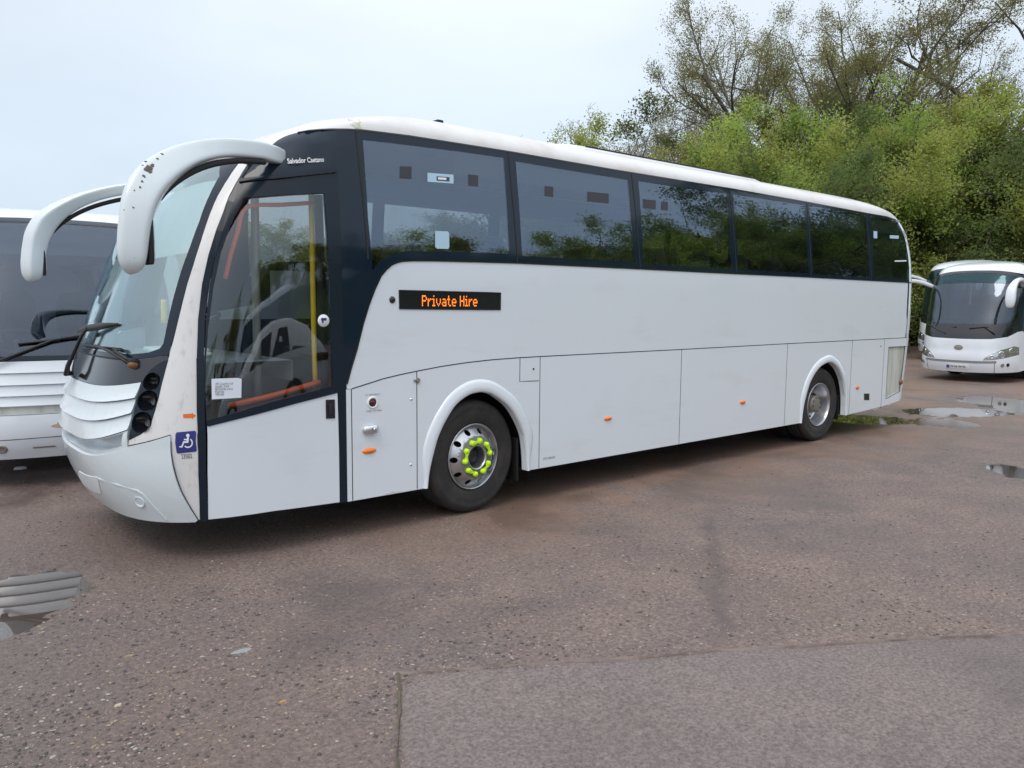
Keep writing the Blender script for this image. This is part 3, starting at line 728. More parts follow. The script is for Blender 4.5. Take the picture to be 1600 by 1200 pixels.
# ================================================================== THE COACH IN FRONT
XF = [(.05, -.30), (.31, -.37), (.45, -.43), (.62, -.49), (.8, -.535), (.93, -.555), (1.05, -.535), (1.25, -.485), (1.4, -.44), (1.6, -.375), (1.85, -.295), (2.05, -.22),
      (2.25, -.14), (2.45, -.04), (2.62, .06), (2.8, .20), (3.0, .42), (3.12, .60), (3.22, .80), (3.32, 1.06), (3.42, 1.42), (3.50, 1.85), (3.55, 2.3), (3.57, 2.7)]
XR = [(.05, 11.35), (.4, 11.42), (1.0, 11.52), (1.4, 11.56), (2.3, 11.56), (2.7, 11.54), (2.95, 11.46), (3.1, 11.36), (3.22, 11.2), (3.34, 10.9), (3.45, 10.3), (3.53, 9.4), (3.57, 8.6)]
B = Body(XF, XR)
coach = empty('coach', (0, 0, 0))
tag(coach, 'large white coach in the foreground with orange Private Hire sign and neon wheel nut markers', 'coach')
GA = [0]+[2*math.asin(min(1, (i/40)))*.5*2/2 for i in range(1, 40)]
GA = sorted(set([round(x, 4) for x in [PI/2*(i/26)**1.0 for i in range(27)]+[PI-PI/2*(i/26) for i in range(27)]+[PI/2+d for d in (-.03, -.015, -.006, .006, .015, .03)]]))
def S(pts):  return [(lambda P: (P.x, P.z))(trace(B, *q)) for q in pts]      # photo position -> (x, z) on the flank
def NZ(pts): return [B.to_nose(trace(B, *q)) for q in pts]                   # -> (angle, z) on the nose
SIDE, FAR, NOSE = B.side, B.far, B.nose
def line(a, b, n=6): return [tuple(Vector(a).lerp(Vector(b), i/n)) for i in range(n)]
def mir(pts): return [(PI-a, z) for a, z in pts]

# ---- flank outline curves, traced
curve_px = [(541.5, 600), (549, 572), (556.7, 547), (567, 505), (576, 476), (585, 452), (595, 430.5), (603, 421), (611, 414), (618, 410.5), (628, 407.7), (645, 406.8), (675, 406.9), (740, 408.5), (807, 410.5), (900, 415), (1000, 419.8), (1140, 427), (1250, 432), (1340, 437), (1400, 440.3)]
belt = S(curve_px)
zb_end = belt[-1][1]
belt += [(11.35, zb_end), (11.5, zb_end)]
gut_px = [(434, 219), (443, 214), (452, 210.5), (465, 207), (482, 204), (500, 202.6), (518, 202), (545, 202.2), (568, 203.5), (640, 212.5), (720, 225), (796, 237), (960, 265.4), (1140, 294.5), (1260, 315.5), (1350, 332.5)]
gut = S(gut_px)
tailtop = S([(1385, 338.5), (1405, 346), (1418, 357), (1426, 372)])
tailtop += [(11.47, 2.86), (11.5, 2.6)]
bot = lambda x: .318
skirt_px = [(550, 607.5), (575, 599.5), (600, 591.5), (625, 585.5), (651, 580), (690, 572.5), (730, 566.5), (770, 562), (810, 559), (845, 557), (1065, 546), (1230, 537), (1378, 529.5)]
skirt = S(skirt_px); zsk = skirt[-1][1]; skirt += [(11.3, zsk), (11.5, zsk)]
def zsk_at(x):
    for a, b in zip(skirt, skirt[1:]):
        if a[0] <= x <= b[0]: return a[1]+(b[1]-a[1])*(x-a[0])/(b[0]-a[0])
    return skirt[0][1]+(x-skirt[0][0])*.0 if x < skirt[0][0] else zsk
# upper white flank
p = [b for b in belt]+[(11.5, 2.0), (11.5, zsk+.2)]+skirt[::-1]+[(belt[0][0]+.004, skirt[0][1])]
patch('side_panel', p, SIDE, 'paint', coach, 0, .025, .5, .3)
# verticals of the lower panels
xd = S([(541, 700)])[0][0]; xdr = S([(532, 700)])[0][0]
x0 = S([(550, 690)])[0][0]; x1 = S([(651.5, 670)])[0][0]; x2 = S([(843, 640)])[0][0]; x3 = S([(1063, 620)])[0][0]; x4 = S([(1228, 600)])[0][0]; x5 = S([(1329, 590)])[0][0]; x6 = S([(1379.5, 580)])[0][0]
arch_f = S([(667.5, 761), (669.5, 742), (672.7, 724.5), (681.5, 689.5), (690, 668), (699, 651), (709, 635.5), (720, 624.7), (735, 615.5), (751.5, 612.5), (766, 615), (779.5, 623), (791, 632), (800.5, 643), (810, 660), (818, 680), (821.5, 705), (823, 733)])
arch_r = S([(1251.3, 659.8), (1254.8, 633), (1262.4, 604), (1268, 591), (1274, 581), (1281, 573), (1288, 568.4), (1294, 566), (1299.5, 566.8), (1305, 571), (1310.4, 578), (1317, 594.6), (1320.5, 619.5), (1320, 648.3)])
ZB = .318
def fix(a):
    c = [v for v in a if v[1] > ZB+.02]; return [(a[0][0], ZB)]+c+[(a[-1][0], ZB)]
arch_f = fix(arch_f); arch_r = fix(arch_r)
zend = S([(1380, 636), (1420, 621)])
def seg(xa, xb):
    return [(xa, zsk_at(xa))]+[s_ for s_ in skirt if xa+.01 < s_[0] < xb-.01]+[(xb, zsk_at(xb))]
GAP = .003
def lower(xa, xb, arch=None, mat_='paint', name='skirt_panel', zr=None):
    xa += GAP; xb -= GAP
    bottom = [(xb, ZB if zr is None else zr[1]), (xa, ZB if zr is None else zr[0])]
    top = [(u, v-GAP) for u, v in seg(xa, xb)]
    if arch: bottom = [bottom[0]]+[a for a in arch[::-1]]+[bottom[1]]
    return patch(name, top+bottom, SIDE, mat_, coach, 0, .022, .3, .3)
lower(xd, x0); fp = lower(x0, x1, name='access_panel'); lower(x1, x2, arch_f); lower(x2, x3, name='luggage_door'); lower(x3, x4, name='luggage_door'); lower(x4, x5, arch_r)
lower(x5, x6, zr=(ZB, ZB+.035))
# tail lower panel: frame with sunken grille
zt0, zt1 = ZB+.035, ZB+.12
g_px = S([(1388.5, 542.5), (1427, 541), (1424.5, 606.5), (1384.5, 623.5)])
gx0, gx1 = g_px[0][0], g_px[1][0]
hole = [(gx0, g_px[0][1]), (gx1, g_px[1][1]), (gx1, g_px[2][1]), (gx0, g_px[3][1])]
patch('engine_panel', [[(x6+GAP, zsk-GAP), (11.5, zsk-GAP), (11.5, zt1), (x6+GAP, zt0)], hole], SIDE, 'paint', coach, 0, .03, .15, .3)
eg = patch('engine_grille', [(gx0-.01, hole[0][1]+.01), (gx1+.01, hole[1][1]+.01), (gx1+.01, hole[2][1]-.01), (gx0-.01, hole[3][1]-.01)], SIDE, 'dirty_paint', coach, -.018, .01, .15, .3)
mb = MB(); P_ = B.side(*S([(1408, 597)])[0]); mb.lathe([(.0, -.03), (.03, -.028), (.042, -.012), (.045, .01)], P_+Vector((0, .012, 0)), 20); mb.build('lock', 'rust', eg)
# arch lips (flared) : swept along the arch
def flare(arch, w):
    pts = [Vector((a[0], 0, a[1])) for a in arch]; n = len(pts); sec = []
    cx = (pts[0].x+pts[-1].x)/2; cz = .5
    vs = []
    for i, p_ in enumerate(pts):
        o = Vector((p_.x-cx, 0, max(p_.z-cz, 0)*1.0)); o = o.normalized() if o.length else Vector((0, 0, 1))
        ww = w*min(1, max(.35, (p_.z-.28)/.35))
        for (d, yy) in ((0, .07), (0, -.012), (.012, -.022), (.35*ww+.01, -.020), (.75*ww, -.012), (ww, -.001), (ww, .01)):
            q = p_+o*d; vs.append((q.x, yy, q.z))
    k = 7
    fs = [(i*k+j, i*k+j+1, (i+1)*k+j+1, (i+1)*k+j) for i in range(n-1) for j in range(k-1)]
    m_ = MB(); m_.add(vs, fs, True); return m_.build('wheel_arch', 'paint', coach)
def dense(a, n=4): return [tuple(v) for v in crom(a, n)]
def lim(a): return [(max(min(u, a[-1][0]+.0), a[0][0]) if False else u, max(v, ZB)) for u, v in a]
flare(dense(arch_f, 3), .115); flare(dense(arch_r, 3), .10)
# small access flap
f_px = S([(812.5, 559), (842.5, 557.5), (842, 595), (812, 596)])
sm = MB(); ribbon(sm, [f_px[0], f_px[3], f_px[2]], SIDE, .007, .0012); sm.build('flap_seam', 'seam', coach)
sm = MB()
for xx in (x0, x1, x2, x3, x4, x5, x6): ribbon(sm, [(xx, ZB+.01), (xx, zsk_at(xx))], SIDE, .0075, .0008)
ribbon(sm, skirt[:-1], SIDE, .009, .001)
ribbon(sm, [(xd+.002, ZB), (xd+.002, skirt[0][1])], SIDE, .006, .001)
sm.build('panel_seam', 'seam', coach)
bt = MB(); ribbon(bt, belt[:-1], SIDE, .016, .006); bt.build('belt_moulding', 'gloss_black', coach)
rs = MB(); ribbon(rs, hole+[hole[0]], SIDE, .008, .001); rs.build('grille_seal', 'seam', coach)

# ---- glazing band
win_px = [
 [(567, 218.5), (640, 227), (720, 237), (787, 246.5), (792, 320), (796, 396.5), (703, 393), (634, 393), (615, 397), (602, 404), (592, 412), (582, 424), (575, 340)],
 [(805.6, 252), (900, 268), (980.8, 281), (990.5, 409.6), (900, 404.5), (815.8, 400)],
 [(997.5, 283), (1070, 294), (1135.5, 302.5), (1143, 420.5), (1075, 416.5), (1005.5, 412)],
 [(1144.8, 303.5), (1200, 312), (1257, 320.5), (1263.5, 427), (1210, 424), (1153.5, 421)],
 [(1264, 321.5), (1310, 328), (1352, 335), (1357.5, 433), (1310, 430.5), (1270.5, 428)],
 [(1361, 337), (1380, 340.5), (1396, 344.5), (1408, 350.5), (1416, 359), (1422, 374), (1426, 395), (1428, 437), (1366, 434)]]
wins = [S(q) for q in win_px]
door_top = S([(378, 283.5), (430, 277), (480, 271.5), (521, 268)])
stripe_r = S([(523, 300), (529, 440), (532, 600), (532.5, 784)])
band = gut+tailtop+[(11.5, zb_end+.01)]+[(u, v+.004) for u, v in belt[::-1][1:]]+[(xd, skirt[0][1]-.05), (xd, ZB), (xdr+.004, ZB)]+[(u, v) for u, v in stripe_r[::-1][1:]]+door_top[::-1]
band += S([(386, 268), (398, 253), (412, 238), (424, 227)])
patch('window_surround', [band]+wins, SIDE, 'frit_black', coach, 0, .02, .25, .2)
wobj = []
for i, wq in enumerate(wins):
    o = patch('side_window', [(u, v) for u, v in wq], SIDE, 'side_glass', coach, 0, .006, .25, .2); wobj.append(o)
for a, b in (((793.5, 236.5), (808.5, 410)), ((986.5, 270), (1000.5, 420)), ((1139.5, 295), (1151, 427)), ((1260.5, 316), (1267.5, 433)), ((1353, 333.5), (1361.5, 438))):
    sp = MB(); ribbon(sp, S([a, b]), SIDE, .011, .003); sp.build('window_seal', 'seal', coach)
sp = MB(); ribbon(sp, S([(556, 204), (575, 405)]), SIDE, .014, .003); sp.build('window_seal', 'seal', coach)
gs = MB(); ribbon(gs, [(u, v) for u, v in gut[3:]]+tailtop[:-1], SIDE, .012, .004); gs.build('gutter', 'gloss_black', coach)

# ---- door
dpoly = S([(323.5, 812), (532, 784.5), (532, 600), (529, 440), (522, 270)])[::1]
left_edge = S([(378, 284), (362, 318), (346, 361), (335, 400), (326, 446), (320.5, 500), (318, 560), (318.5, 640), (321, 740), (323.5, 812)])
white_low = S([(324, 665.5), (360, 656), (400, 646.5), (460, 630), (527, 612.5), (529.5, 700), (530.5, 784.5), (426, 798.5), (325.5, 811.5), (324.5, 740)])
door = patch('door', white_low, SIDE, 'paint', coach, .002, .03, .15, .3)
glass_px = [(380, 309.5), (440, 305), (506.7, 302), (511, 360), (515, 450), (519.5, 603), (450, 621.5), (400, 635), (333, 655), (323, 657), (321, 610), (322, 560), (325, 515), (333, 450), (345, 393), (362, 345)]
gl = S(glass_px)
outer = S([(378, 287), (430, 280.5), (480, 275), (516, 271.5), (523, 400), (527, 520), (528.5, 609), (460, 626.5), (400, 643), (360, 652.5), (322.5, 662), (319.5, 610), (319.5, 560), (322, 500), (327.5, 446), (336.5, 400), (347.5, 361), (363, 319)])
patch('door_frame', [outer, gl], SIDE, 'frame_black', door, .004, .035, .15, .2)
patch('door_glass', gl, SIDE, 'clear_glass', door, -.004, .005, .15, .2)
ds = MB(); ribbon(ds, S([(303, 560), (303.5, 600), (306, 640), (309, 700), (314, 814)])[::1] if False else S([(313, 560), (313.5, 640), (316, 740), (318.5, 814)]), SIDE, .052, .006)
ribbon(ds, S([(378, 281), (361, 315), (343, 361), (331, 400), (321, 446), (315, 500), (313, 560)]), SIDE, .046, .006)
ribbon(ds, S([(374, 284), (430, 277.5), (480, 271.5), (525, 266.5)]), SIDE, .03, .02)
ds.build('door_seal', 'frame_black', coach)
ds = MB(); ribbon(ds, S([(521, 272), (528.5, 440), (533.5, 600), (536.5, 785)]), SIDE, .06, .0035)
ds.build('door_edge_seal', 'frame_black', coach)
ml = MB(); ribbon(ml, S([(324, 664), (360, 655), (400, 645), (460, 628.5), (528, 611)]), SIDE, .022, .01); ml.build('door_trim', 'frame_black', door)
# handle
hq = S([(508.5, 624.5), (522.5, 624), (523, 653.5), (509, 654)]);
hd = patch('door_handle', hq, SIDE, 'gloss_black', door, .008, .02, 1, 1)
hx = [h[0] for h in hq]; hz = [h[1] for h in hq]; cxh = sum(hx)/4; czh = sum(hz)/4
mb = MB(); P_ = B.side(cxh, czh); mb.box(P_+Vector((-.018, -.02, -.045)), P_+Vector((.014, -.006, .04)), .006); mb.build('grip', 'cab_dark', hd)

# ---- white windscreen pillar and front corner (nose map)
pil_l = NZ([(373, 255), (356, 280), (340, 306.7), (325, 343), (313, 380), (302, 415), (293, 443), (283, 483), (274, 520), (263, 561.7)])
pod_r = NZ([(263, 562.5), (258, 581), (253, 600), (248, 622), (243, 640), (238, 656), (231, 670), (220, 679), (201.7, 688)])
bmp_top = NZ([(201, 696.5), (235, 689), (266.7, 679.5)])
bmp_side = NZ([(267.5, 690), (268, 706.7), (271, 725), (276.7, 746.7), (284, 767), (293, 784), (302, 799), (310, 811.7)])
pil_r = NZ([(318, 813), (316, 740), (314, 640), (313, 563), (314.5, 513), (320, 446.7), (337, 376.7), (357, 308), (374, 277), (386, 257)])
corner = pil_l+pod_r+bmp_top+bmp_side+pil_r
patch('corner_panel', corner, NOSE, 'pillar_paint', coach, 0, .03, us=GA, gv=.08)
patch('corner_panel', mir(corner), NOSE, 'paint_front', coach, 0, .03, us=GA, gv=.08)
# ---- bumper
zbt = [(.30*0, 0)]
bt_c = 0.985
inner_top = [(a, z) for a, z in NZ([(201, 697.5), (180, 700)])]
# the bumper's upper edge runs nearly level at the middle, then climbs to the corner
za = inner_top[0][1]; aa = inner_top[0][0]
front_edge = [(aa+(PI/2-aa)*t, .765+(za-.765)*(1-t)**2) for t in (0, .12, .25, .4, .55, .75, .9, 1)]
top_half = [(PI/2, .765)]+front_edge[::-1][1:]+[(a, z-.004) for a, z in bmp_top[1:]]
side_half = [(a+.003, z) for a, z in bmp_side]
half = top_half+side_half+[(side_half[-1][0]+.02, .325), (PI/2, .325)]
full = top_half+side_half+[(side_half[-1][0]+.02, .325)]+[(PI-side_half[-1][0]-.02, .325)]+mir(side_half)[::-1]+mir(top_half[1:])[::-1]
def boff(a, z):
    t = max(0, min(1, (z-.33)/.55)); return .012+.022*math.sin(PI*t)
bumper = patch('bumper', full, NOSE, 'paint_front', coach, boff, .05, us=GA, gv=.05)
bs = MB()
ribbon(bs, [(a, z) for a, z in side_half]+[], NOSE, .008, .0105)
ribbon(bs, NZ([(201, 697), (235, 689.5), (266.7, 680)]), NOSE, .010, .006)
bs.build('bumper_seam', 'seam', coach)
# lower apron line on the bumper
bl_px = NZ([(262, 811), (249, 795), (236, 779), (227, 768), (219, 763), (190, 754), (163, 745.5)])
bl = MB(); ribbon(bl, bl_px+[(1.35, bl_px[-1][1]+.004)], lambda a, z: B.nose(a, z)+nrm(NOSE, a, z)*(boff(a, z)), .012, .006)
bl.build('apron_edge', 'paint_front', bumper)
fq = NZ([(222.5, 781)])[0]; P_ = B.nose(*fq)+nrm(NOSE, *fq)*(boff(*fq)+.001); n_ = nrm(NOSE, *fq)
def disc(name, P, n, r, material, parent, prof=None, seg_=28, sc_=(1, 1)):
    prof = prof or [(0, -.006), (r*.85, -.006), (r, 0), (r*1.02, .006)]
    m_ = MB(); m_.lathe(prof, (0, 0, 0), seg_); o = m_.build(name, material, None)
    y = -n; z = Vector((0, 0, 1)); x = y.cross(z).normalized(); z = x.cross(y).normalized()
    T = Matrix((x*sc_[0], y, z*sc_[1])).transposed().to_4x4(); T.translation = P
    o.data.transform(T); o.data.update(); o.parent = parent; return o
disc('fog_light', P_, n_, .045, 'paint_front', bumper, [(0, .006), (.028, .004), (.036, -.004), (.043, -.006), (.047, .004)])
pf = MB(); q = NZ([(131, 733), (161, 742), (165, 768), (136, 757)])
patch('number_plate', [(a, z) for a, z in q], lambda a, z: B.nose(a, z)+nrm(NOSE, a, z)*boff(a, z), 'plate_white', bumper, .004, .008, us=GA, gv=.1)
# ---- headlight pod
pod_l = NZ([(201.7, 688), (205, 668), (209, 648), (213, 627), (218, 611), (223, 596), (228, 587), (236, 577), (246, 569.5), (256, 564)])
pod = pod_l+pod_r[:-1]
c1, c2, c3 = NZ([(236.5, 596), (230, 626), (221, 660)])
def circ(c, ru, rz, n=20): return [(c[0]+ru*math.cos(2*PI*k/n), c[1]+rz*math.sin(2*PI*k/n)) for k in range(n)]
def a_r(c, r):       # angle step worth r metres
    d = (B.nose(c[0]+.01, c[1])-B.nose(c[0]-.01, c[1])).length/.02; return r/d
cups = [(c1, .062), (c2, .072), (c3, .074)]
holes = [circ(c, a_r(c, r), r) for c, r in cups]
for mirr in (False, True):
    f_ = (lambda a, z: NOSE(PI-a, z)) if mirr else NOSE
    hp = patch('headlight', [pod]+holes, f_, 'frame_black', coach, .002, .03, us=GA, gv=.06, flip=mirr)
    for c, r in cups:
        P_ = f_(*c); n_ = nrm(f_, *c)
        ax = (n_+Vector((-.7, 0, 0))).normalized()
        disc('lamp_cup', P_-n_*.03, ax, r, 'gloss_black', hp, [(0, .075), (r*.5, .072), (r*.8, .05), (r*.98, .0), (r*1.05, -.028)])
        disc('lamp', P_-n_*.03-ax*.03+Vector((.03, 0, 0)), ax, r*.5, 'lens', hp, [(0, -.028), (r*.25, -.024), (r*.45, -.008), (r*.5, .02)])
# ---- grille with louvres
gt = NZ([(223, 595), (200, 596.5), (166.7, 598)])
zg1 = gt[1][1]; ag = [NZ([(222, 599)])[0], NZ([(213.5, 627)])[0], NZ([(201.5, 689)])[0]]
def ga(z):      # right hand edge of the grille
    pts = sorted([(q[1], q[0]) for q in ag]); return float(np.interp(z, [q[0] for q in pts], [q[1] for q in pts]))+.012
LN = [(1.335, 1.28), (1.22, 1.155), (1.115, 1.015), (1.0, .885), (.885, .775)]
def zl_(k, a):
    ze, zc = LN[k]; t = (PI/2-a)/(PI/2-ga(ze)); return zc+(ze-zc)*min(1.3, t*t)
def gline(k, dz=0, pad=0, n=18):
    g0 = ga(LN[k][0]+dz)+pad; return [(a, zl_(k, a)+dz) for a in np.linspace(g0, PI-g0, n)]
zs = [LN[0][1]-.004]
grille = empty('grille', (0, 0, 0)); grille.parent = coach
for i in range(3):
    def lo(a, z, i=i):
        zt, zl = zl_(i, a), zl_(i+1, a); t = max(0, min(1, (zt-z)/(zt-zl))); return .001+.022*t**2.5
    patch('louvre', gline(i, -.002)+gline(i+1, .004)[::-1], NOSE, 'paint_front', grille, lo, .02, us=GA, gv=.02)
patch('air_intake', [gline(3, 0)+gline(4, -.02)[::-1], gline(3, -.006, .035)+gline(4, .02, .05)[::-1]], NOSE, 'paint_front', grille, .010, .12, us=GA, gv=.03)
patch('intake_back', gline(3, 0)+gline(4, -.02)[::-1], NOSE, 'paint_front', grille, -.09, .02, us=GA, gv=.1)
patch('grille_backing', gline(0, -.002, -.004)+gline(3, -.004, -.004)[::-1], NOSE, 'paint_front', grille, -.014, .01, us=GA, gv=.1)
# ---- gloss band under the windscreen
sb_ = NZ([(206.7, 562.5), (232, 560), (262, 555.5)]); wz = sb_[0][1]
band_t = [(PI/2, wz-.005)]+[(a, z) for a, z in sb_]
pl = pod_l[5:]
lowl = [q for q in gline(0, .001) if q[0] <= PI/2+.001]+[(PI/2, LN[0][1]+.001)]
bandp = band_t+[(pod_r[0][0], pod_r[0][1])]+pl[::-1]+[q for q in lowl if q[0] > pl[0][0]+.01]
bandf = bandp+mir(bandp[1:-1])[::-1]
patch('scuttle_panel', bandf, NOSE, 'gloss_black', coach, .0, .03, us=GA, gv=.08)
# ---- windscreen
top_z = lambda a: 2.99+.10*math.sin(a)**3
wtop = [(a, top_z(a)) for a in (pil_l[0][0], 1.0, 1.15, 1.3, 1.45, PI/2)]
wtop[0] = (pil_l[0][0], pil_l[0][1])
wh = [(a+.002, z) for a, z in pil_l[::-1]]
outer_h = [(PI/2, wz)]+[(a, z+.004) for a, z in sb_]+wh[1:]+wtop[1:]
W_out = outer_h+mir(outer_h[1:-1])[::-1]
ing = NZ([(206, 553.5), (232, 551), (249, 545), (255, 538), (263, 500), (272, 462), (283, 424), (297, 386), (312, 345), (328, 304), (343, 276)])
ing_h = [(PI/2, ing[0][1])]+ing+[(a, top_z(a)-.06) for a in (1.2, 1.35, PI/2)]
W_in = ing_h+mir(ing_h[1:-1])[::-1]
ws = patch('windscreen', W_in, NOSE, 'screen_glass', coach, .001, .006, us=GA, gv=.08)
patch('windscreen_border', [W_out, W_in], NOSE, 'frit_black', ws, .002, .012, us=GA, gv=.08)
wsm = MB(); ribbon(wsm, [(a, wz) for a in np.linspace(sb_[0][0], PI-sb_[0][0], 20)], NOSE, .012, .006); wsm.build('windscreen_seal', 'seal', ws)

# ---- roof : loft from the gutter line over the top
def zlow_side(x):
    g = gut+[q for q in tailtop if q[0] < 11.45]
    xs = [q[0] for q in g]; zs_ = [q[1] for q in g]
    return float(np.interp(x, xs, zs_))
anose0 = B.to_nose((gut[0][0], B.side(*gut[0]).y, gut[0][1]))
roof_s = []    # columns: function z -> point, with low z
xs_cols = list(np.linspace(1.6, 11.25, 60)); cols = []
for x in reversed(xs_cols): cols.append(('x', x, zlow_side(x)))
# over the door and down to the windscreen top
xg = [q for q in gut if q[0] < 1.6][::-1]
cols += [('p', B.to_nose((q[0], B.side(*q).y, q[1]))[0], q[1]) for q in xg]
q0 = cols[-1]; pe = NZ([(424, 227), (412, 238), (400, 252)]); cols += [('p', a, z) for a, z in pe]
cols += [('p', a, z) for a, z in NZ([(388, 256), (374, 255)])]
a_l = cols[-1][1]; cols += [('p', a, top_z(a)+.006) for a in np.linspace(max(a_l+.03, .95), PI/2, 12)]
full_cols = cols+[(k, (PI-u if k == 'p' else u), z, 1) for k, u, z in cols[::-1][1:]]
zt_ = cols[0][2]; full_cols += [('t', a, zt_) for a in np.linspace(PI-.05, .05, 24)]+[cols[0]]
nlev = 26
def colbase(c):
    k, u, z0_ = c[:3]
    if k == 't': return B.tail(u, z0_)
    return B.side(u, z0_, len(c) > 3) if k == 'x' else B.nose(u, z0_)
vs = []
for c in full_cols:
    b0 = colbase(c); sp0 = Vector((min(max(b0.x, 2.9), 10.0), 1.25, 0))
    for j in range(nlev):
        if j == 0: vs.append(b0); continue
        t = (j/(nlev-1))**1.9; x = b0.x+(sp0.x-b0.x)*t; y = b0.y+(sp0.y-b0.y)*t
        lo, hi = b0.z-.05, B.H
        for _ in range(22):
            m = (lo+hi)/2
            if B.Fv((x, y, m)) <= 1: lo = m
            else: hi = m
        vs.append(Vector((x, y, max(lo, b0.z))))
nc = len(full_cols)
fs = [(i*nlev+j, (i+1)*nlev+j, (i+1)*nlev+j+1, i*nlev+j+1) for i in range(nc-1) for j in range(nlev-1)]
mb = MB(); mb.add(vs, fs, True); roof = mb.build('roof', 'roof_paint', coach)
# tail cap
TA = [PI*k/24 for k in range(25)]
zl = list(np.linspace(.42, 3.0, 24))+[3.1, 3.18, 3.26, 3.33, 3.4, 3.46, 3.51, 3.55, 3.565]
vs = []
for a in TA:
    for z in zl: vs.append(B.tail(a, z))
n_ = len(zl)
fs = [(i*n_+j, (i+1)*n_+j, (i+1)*n_+j+1, i*n_+j+1) for i in range(24) for j in range(n_-1)]
mb = MB(); mb.add(vs, fs, True)
rear = mb.build('rear_panel', 'paint', coach)
rear.data.transform(Matrix.Translation((-.006, 0, 0)))
# roof equipment
def roof_z(x, y):
    lo, hi = 2.9, B.H
    for _ in range(22):
        m = (lo+hi)/2
        if B.Fv((x, y, m)) <= 1: lo = m
        else: hi = m
    return lo
def roofpod(name, xa, xb, ya, yb, h, zb=3.50):
    mb = MB(); nx, ny = 30, 14; vs = []
    for i in range(nx+1):
        u = i/nx; x = xa+(xb-xa)*u
        for j in range(ny+1):
            v = j/ny*2-1; y = (ya+yb)/2+(yb-ya)/2*v
            e_ = (1-abs(2*u-1)**14)**(1/3)*(1-abs(v)**6)**(1/3)
            vs.append((x, y, roof_z(x, y)-.008+h*e_))
    fs = [(i*(ny+1)+j, (i+1)*(ny+1)+j, (i+1)*(ny+1)+j+1, i*(ny+1)+j+1) for i in range(nx) for j in range(ny)]
    mb.add(vs, fs, True); return mb.build(name, 'roof_paint', coach)
ac = roofpod('air_conditioner', 3.9, 7.6, .42, 2.08, .05)
mb = MB(); mb.box((4.2, .43, 3.535), (7.3, .445, 3.55)); mb.build('vent_slot', 'seam', ac)
fpod = roofpod('roof_hatch', 1.15, 2.42, .55, 1.95, .035)
mb = MB(); mb.box((2.40, .56, 3.52), (2.47, .72, 3.57), .01); mb.build('hatch_hinge', 'cab_dark', fpod)
mb = MB(); mb.box((9.9, .5, 3.44), (10.3, .75, 3.50), .02); mb.build('roof_vent', 'roof_paint', coach)
# stains lying on the paint
def blot(name, fn, c, ru, rv, material, seed, n=26, off=.002, amp=.45):
    r = random.Random(seed); pts = []
    ph = [r.uniform(0, 6.28) for _ in range(4)]
    for k in range(n):
        a = 2*PI*k/n; m = 1+amp*(.5*math.sin(2*a+ph[0])+.35*math.sin(3*a+ph[1])+.3*math.sin(5*a+ph[2])+.25*math.sin(9*a+ph[3]))
        pts.append((c[0]+ru*m*math.cos(a), c[1]+rv*m*math.sin(a)))
    return pts
mat('moss_stain', (.56, .56, .40), .6, var=((30, 30, 30), (.66, .69, .66), .4, .6))
for i, (px, py, ru, rv) in enumerate(((557, 196, .045, .022), (555, 188, .05, .022))):
    q = S([(px, py)])[0]; patch('moss_stain', blot('x', SIDE, q, ru, rv, None, 5+i), SIDE, 'moss_stain', roof, .0015, .003, 1, 1)
q = S([(379, 212), (386, 206), (388, 208), (381, 216), (373, 216)]); patch('dirt_mark', q, SIDE, 'rust', roof, .002, .003, 1, 1)
# grime along the lower edges, as thin uneven films
mat('grime', (.50, .50, .49), .6, var=((20, 20, 20), (.62, .64, .65), .4, .6))
for i, xx in enumerate((x0+.3, x5+.08, x6-.25, x6+.2)):
    patch('grime', [(xx+.16*t, ZB+.006+(.035 if xx > x6 else 0)+(0 if k else .004+.022*abs(noise.noise(Vector((xx*7+t*3, i, 2)))))) for k, ts in ((1, (0, 1)), (0, (1, .8, .6, .4, .2, 0))) for t in ts], SIDE, 'grime', coach, .001, .004, 1, 1)
# ---- far side (seen through the glass)
patch('far_side_panel', [(1.6, ZB), (11.5, ZB), (11.5, zb_end), (belt[9][0], belt[9][1]), (1.6, 1.9)], FAR, 'paint', coach, 0, .025, .5, .3, flip=True)
fwins = [[(u, v) for u, v in w_] for w_ in wins]
fb = [(.75, 3.0)]+[q for q in gut[4:]]+tailtop+[(11.5, zb_end)]+[(belt[9][0], belt[9][1]), (1.6, 1.9), (.1, 1.62), (.12, 1.9), (.25, 2.35), (.48, 2.8)]
dwin = [(.42, 1.78), (.98, 1.85), (1.0, 2.75), (.85, 2.75), (.58, 2.4)]
patch('far_window_surround', [fb]+fwins+[dwin], FAR, 'frit_black', coach, 0, .02, .3, .3, flip=True)
for w_ in fwins+[dwin]: patch('far_window', w_, FAR, 'side_glass', coach, 0, .006, .4, .3, flip=True)
patch('far_side_panel', [(.0, ZB), (1.6, ZB), (1.6, 1.9), (.1, 1.62), (.0, 1.5)], FAR, 'paint', coach, 0, .02, .15, .3, flip=True)

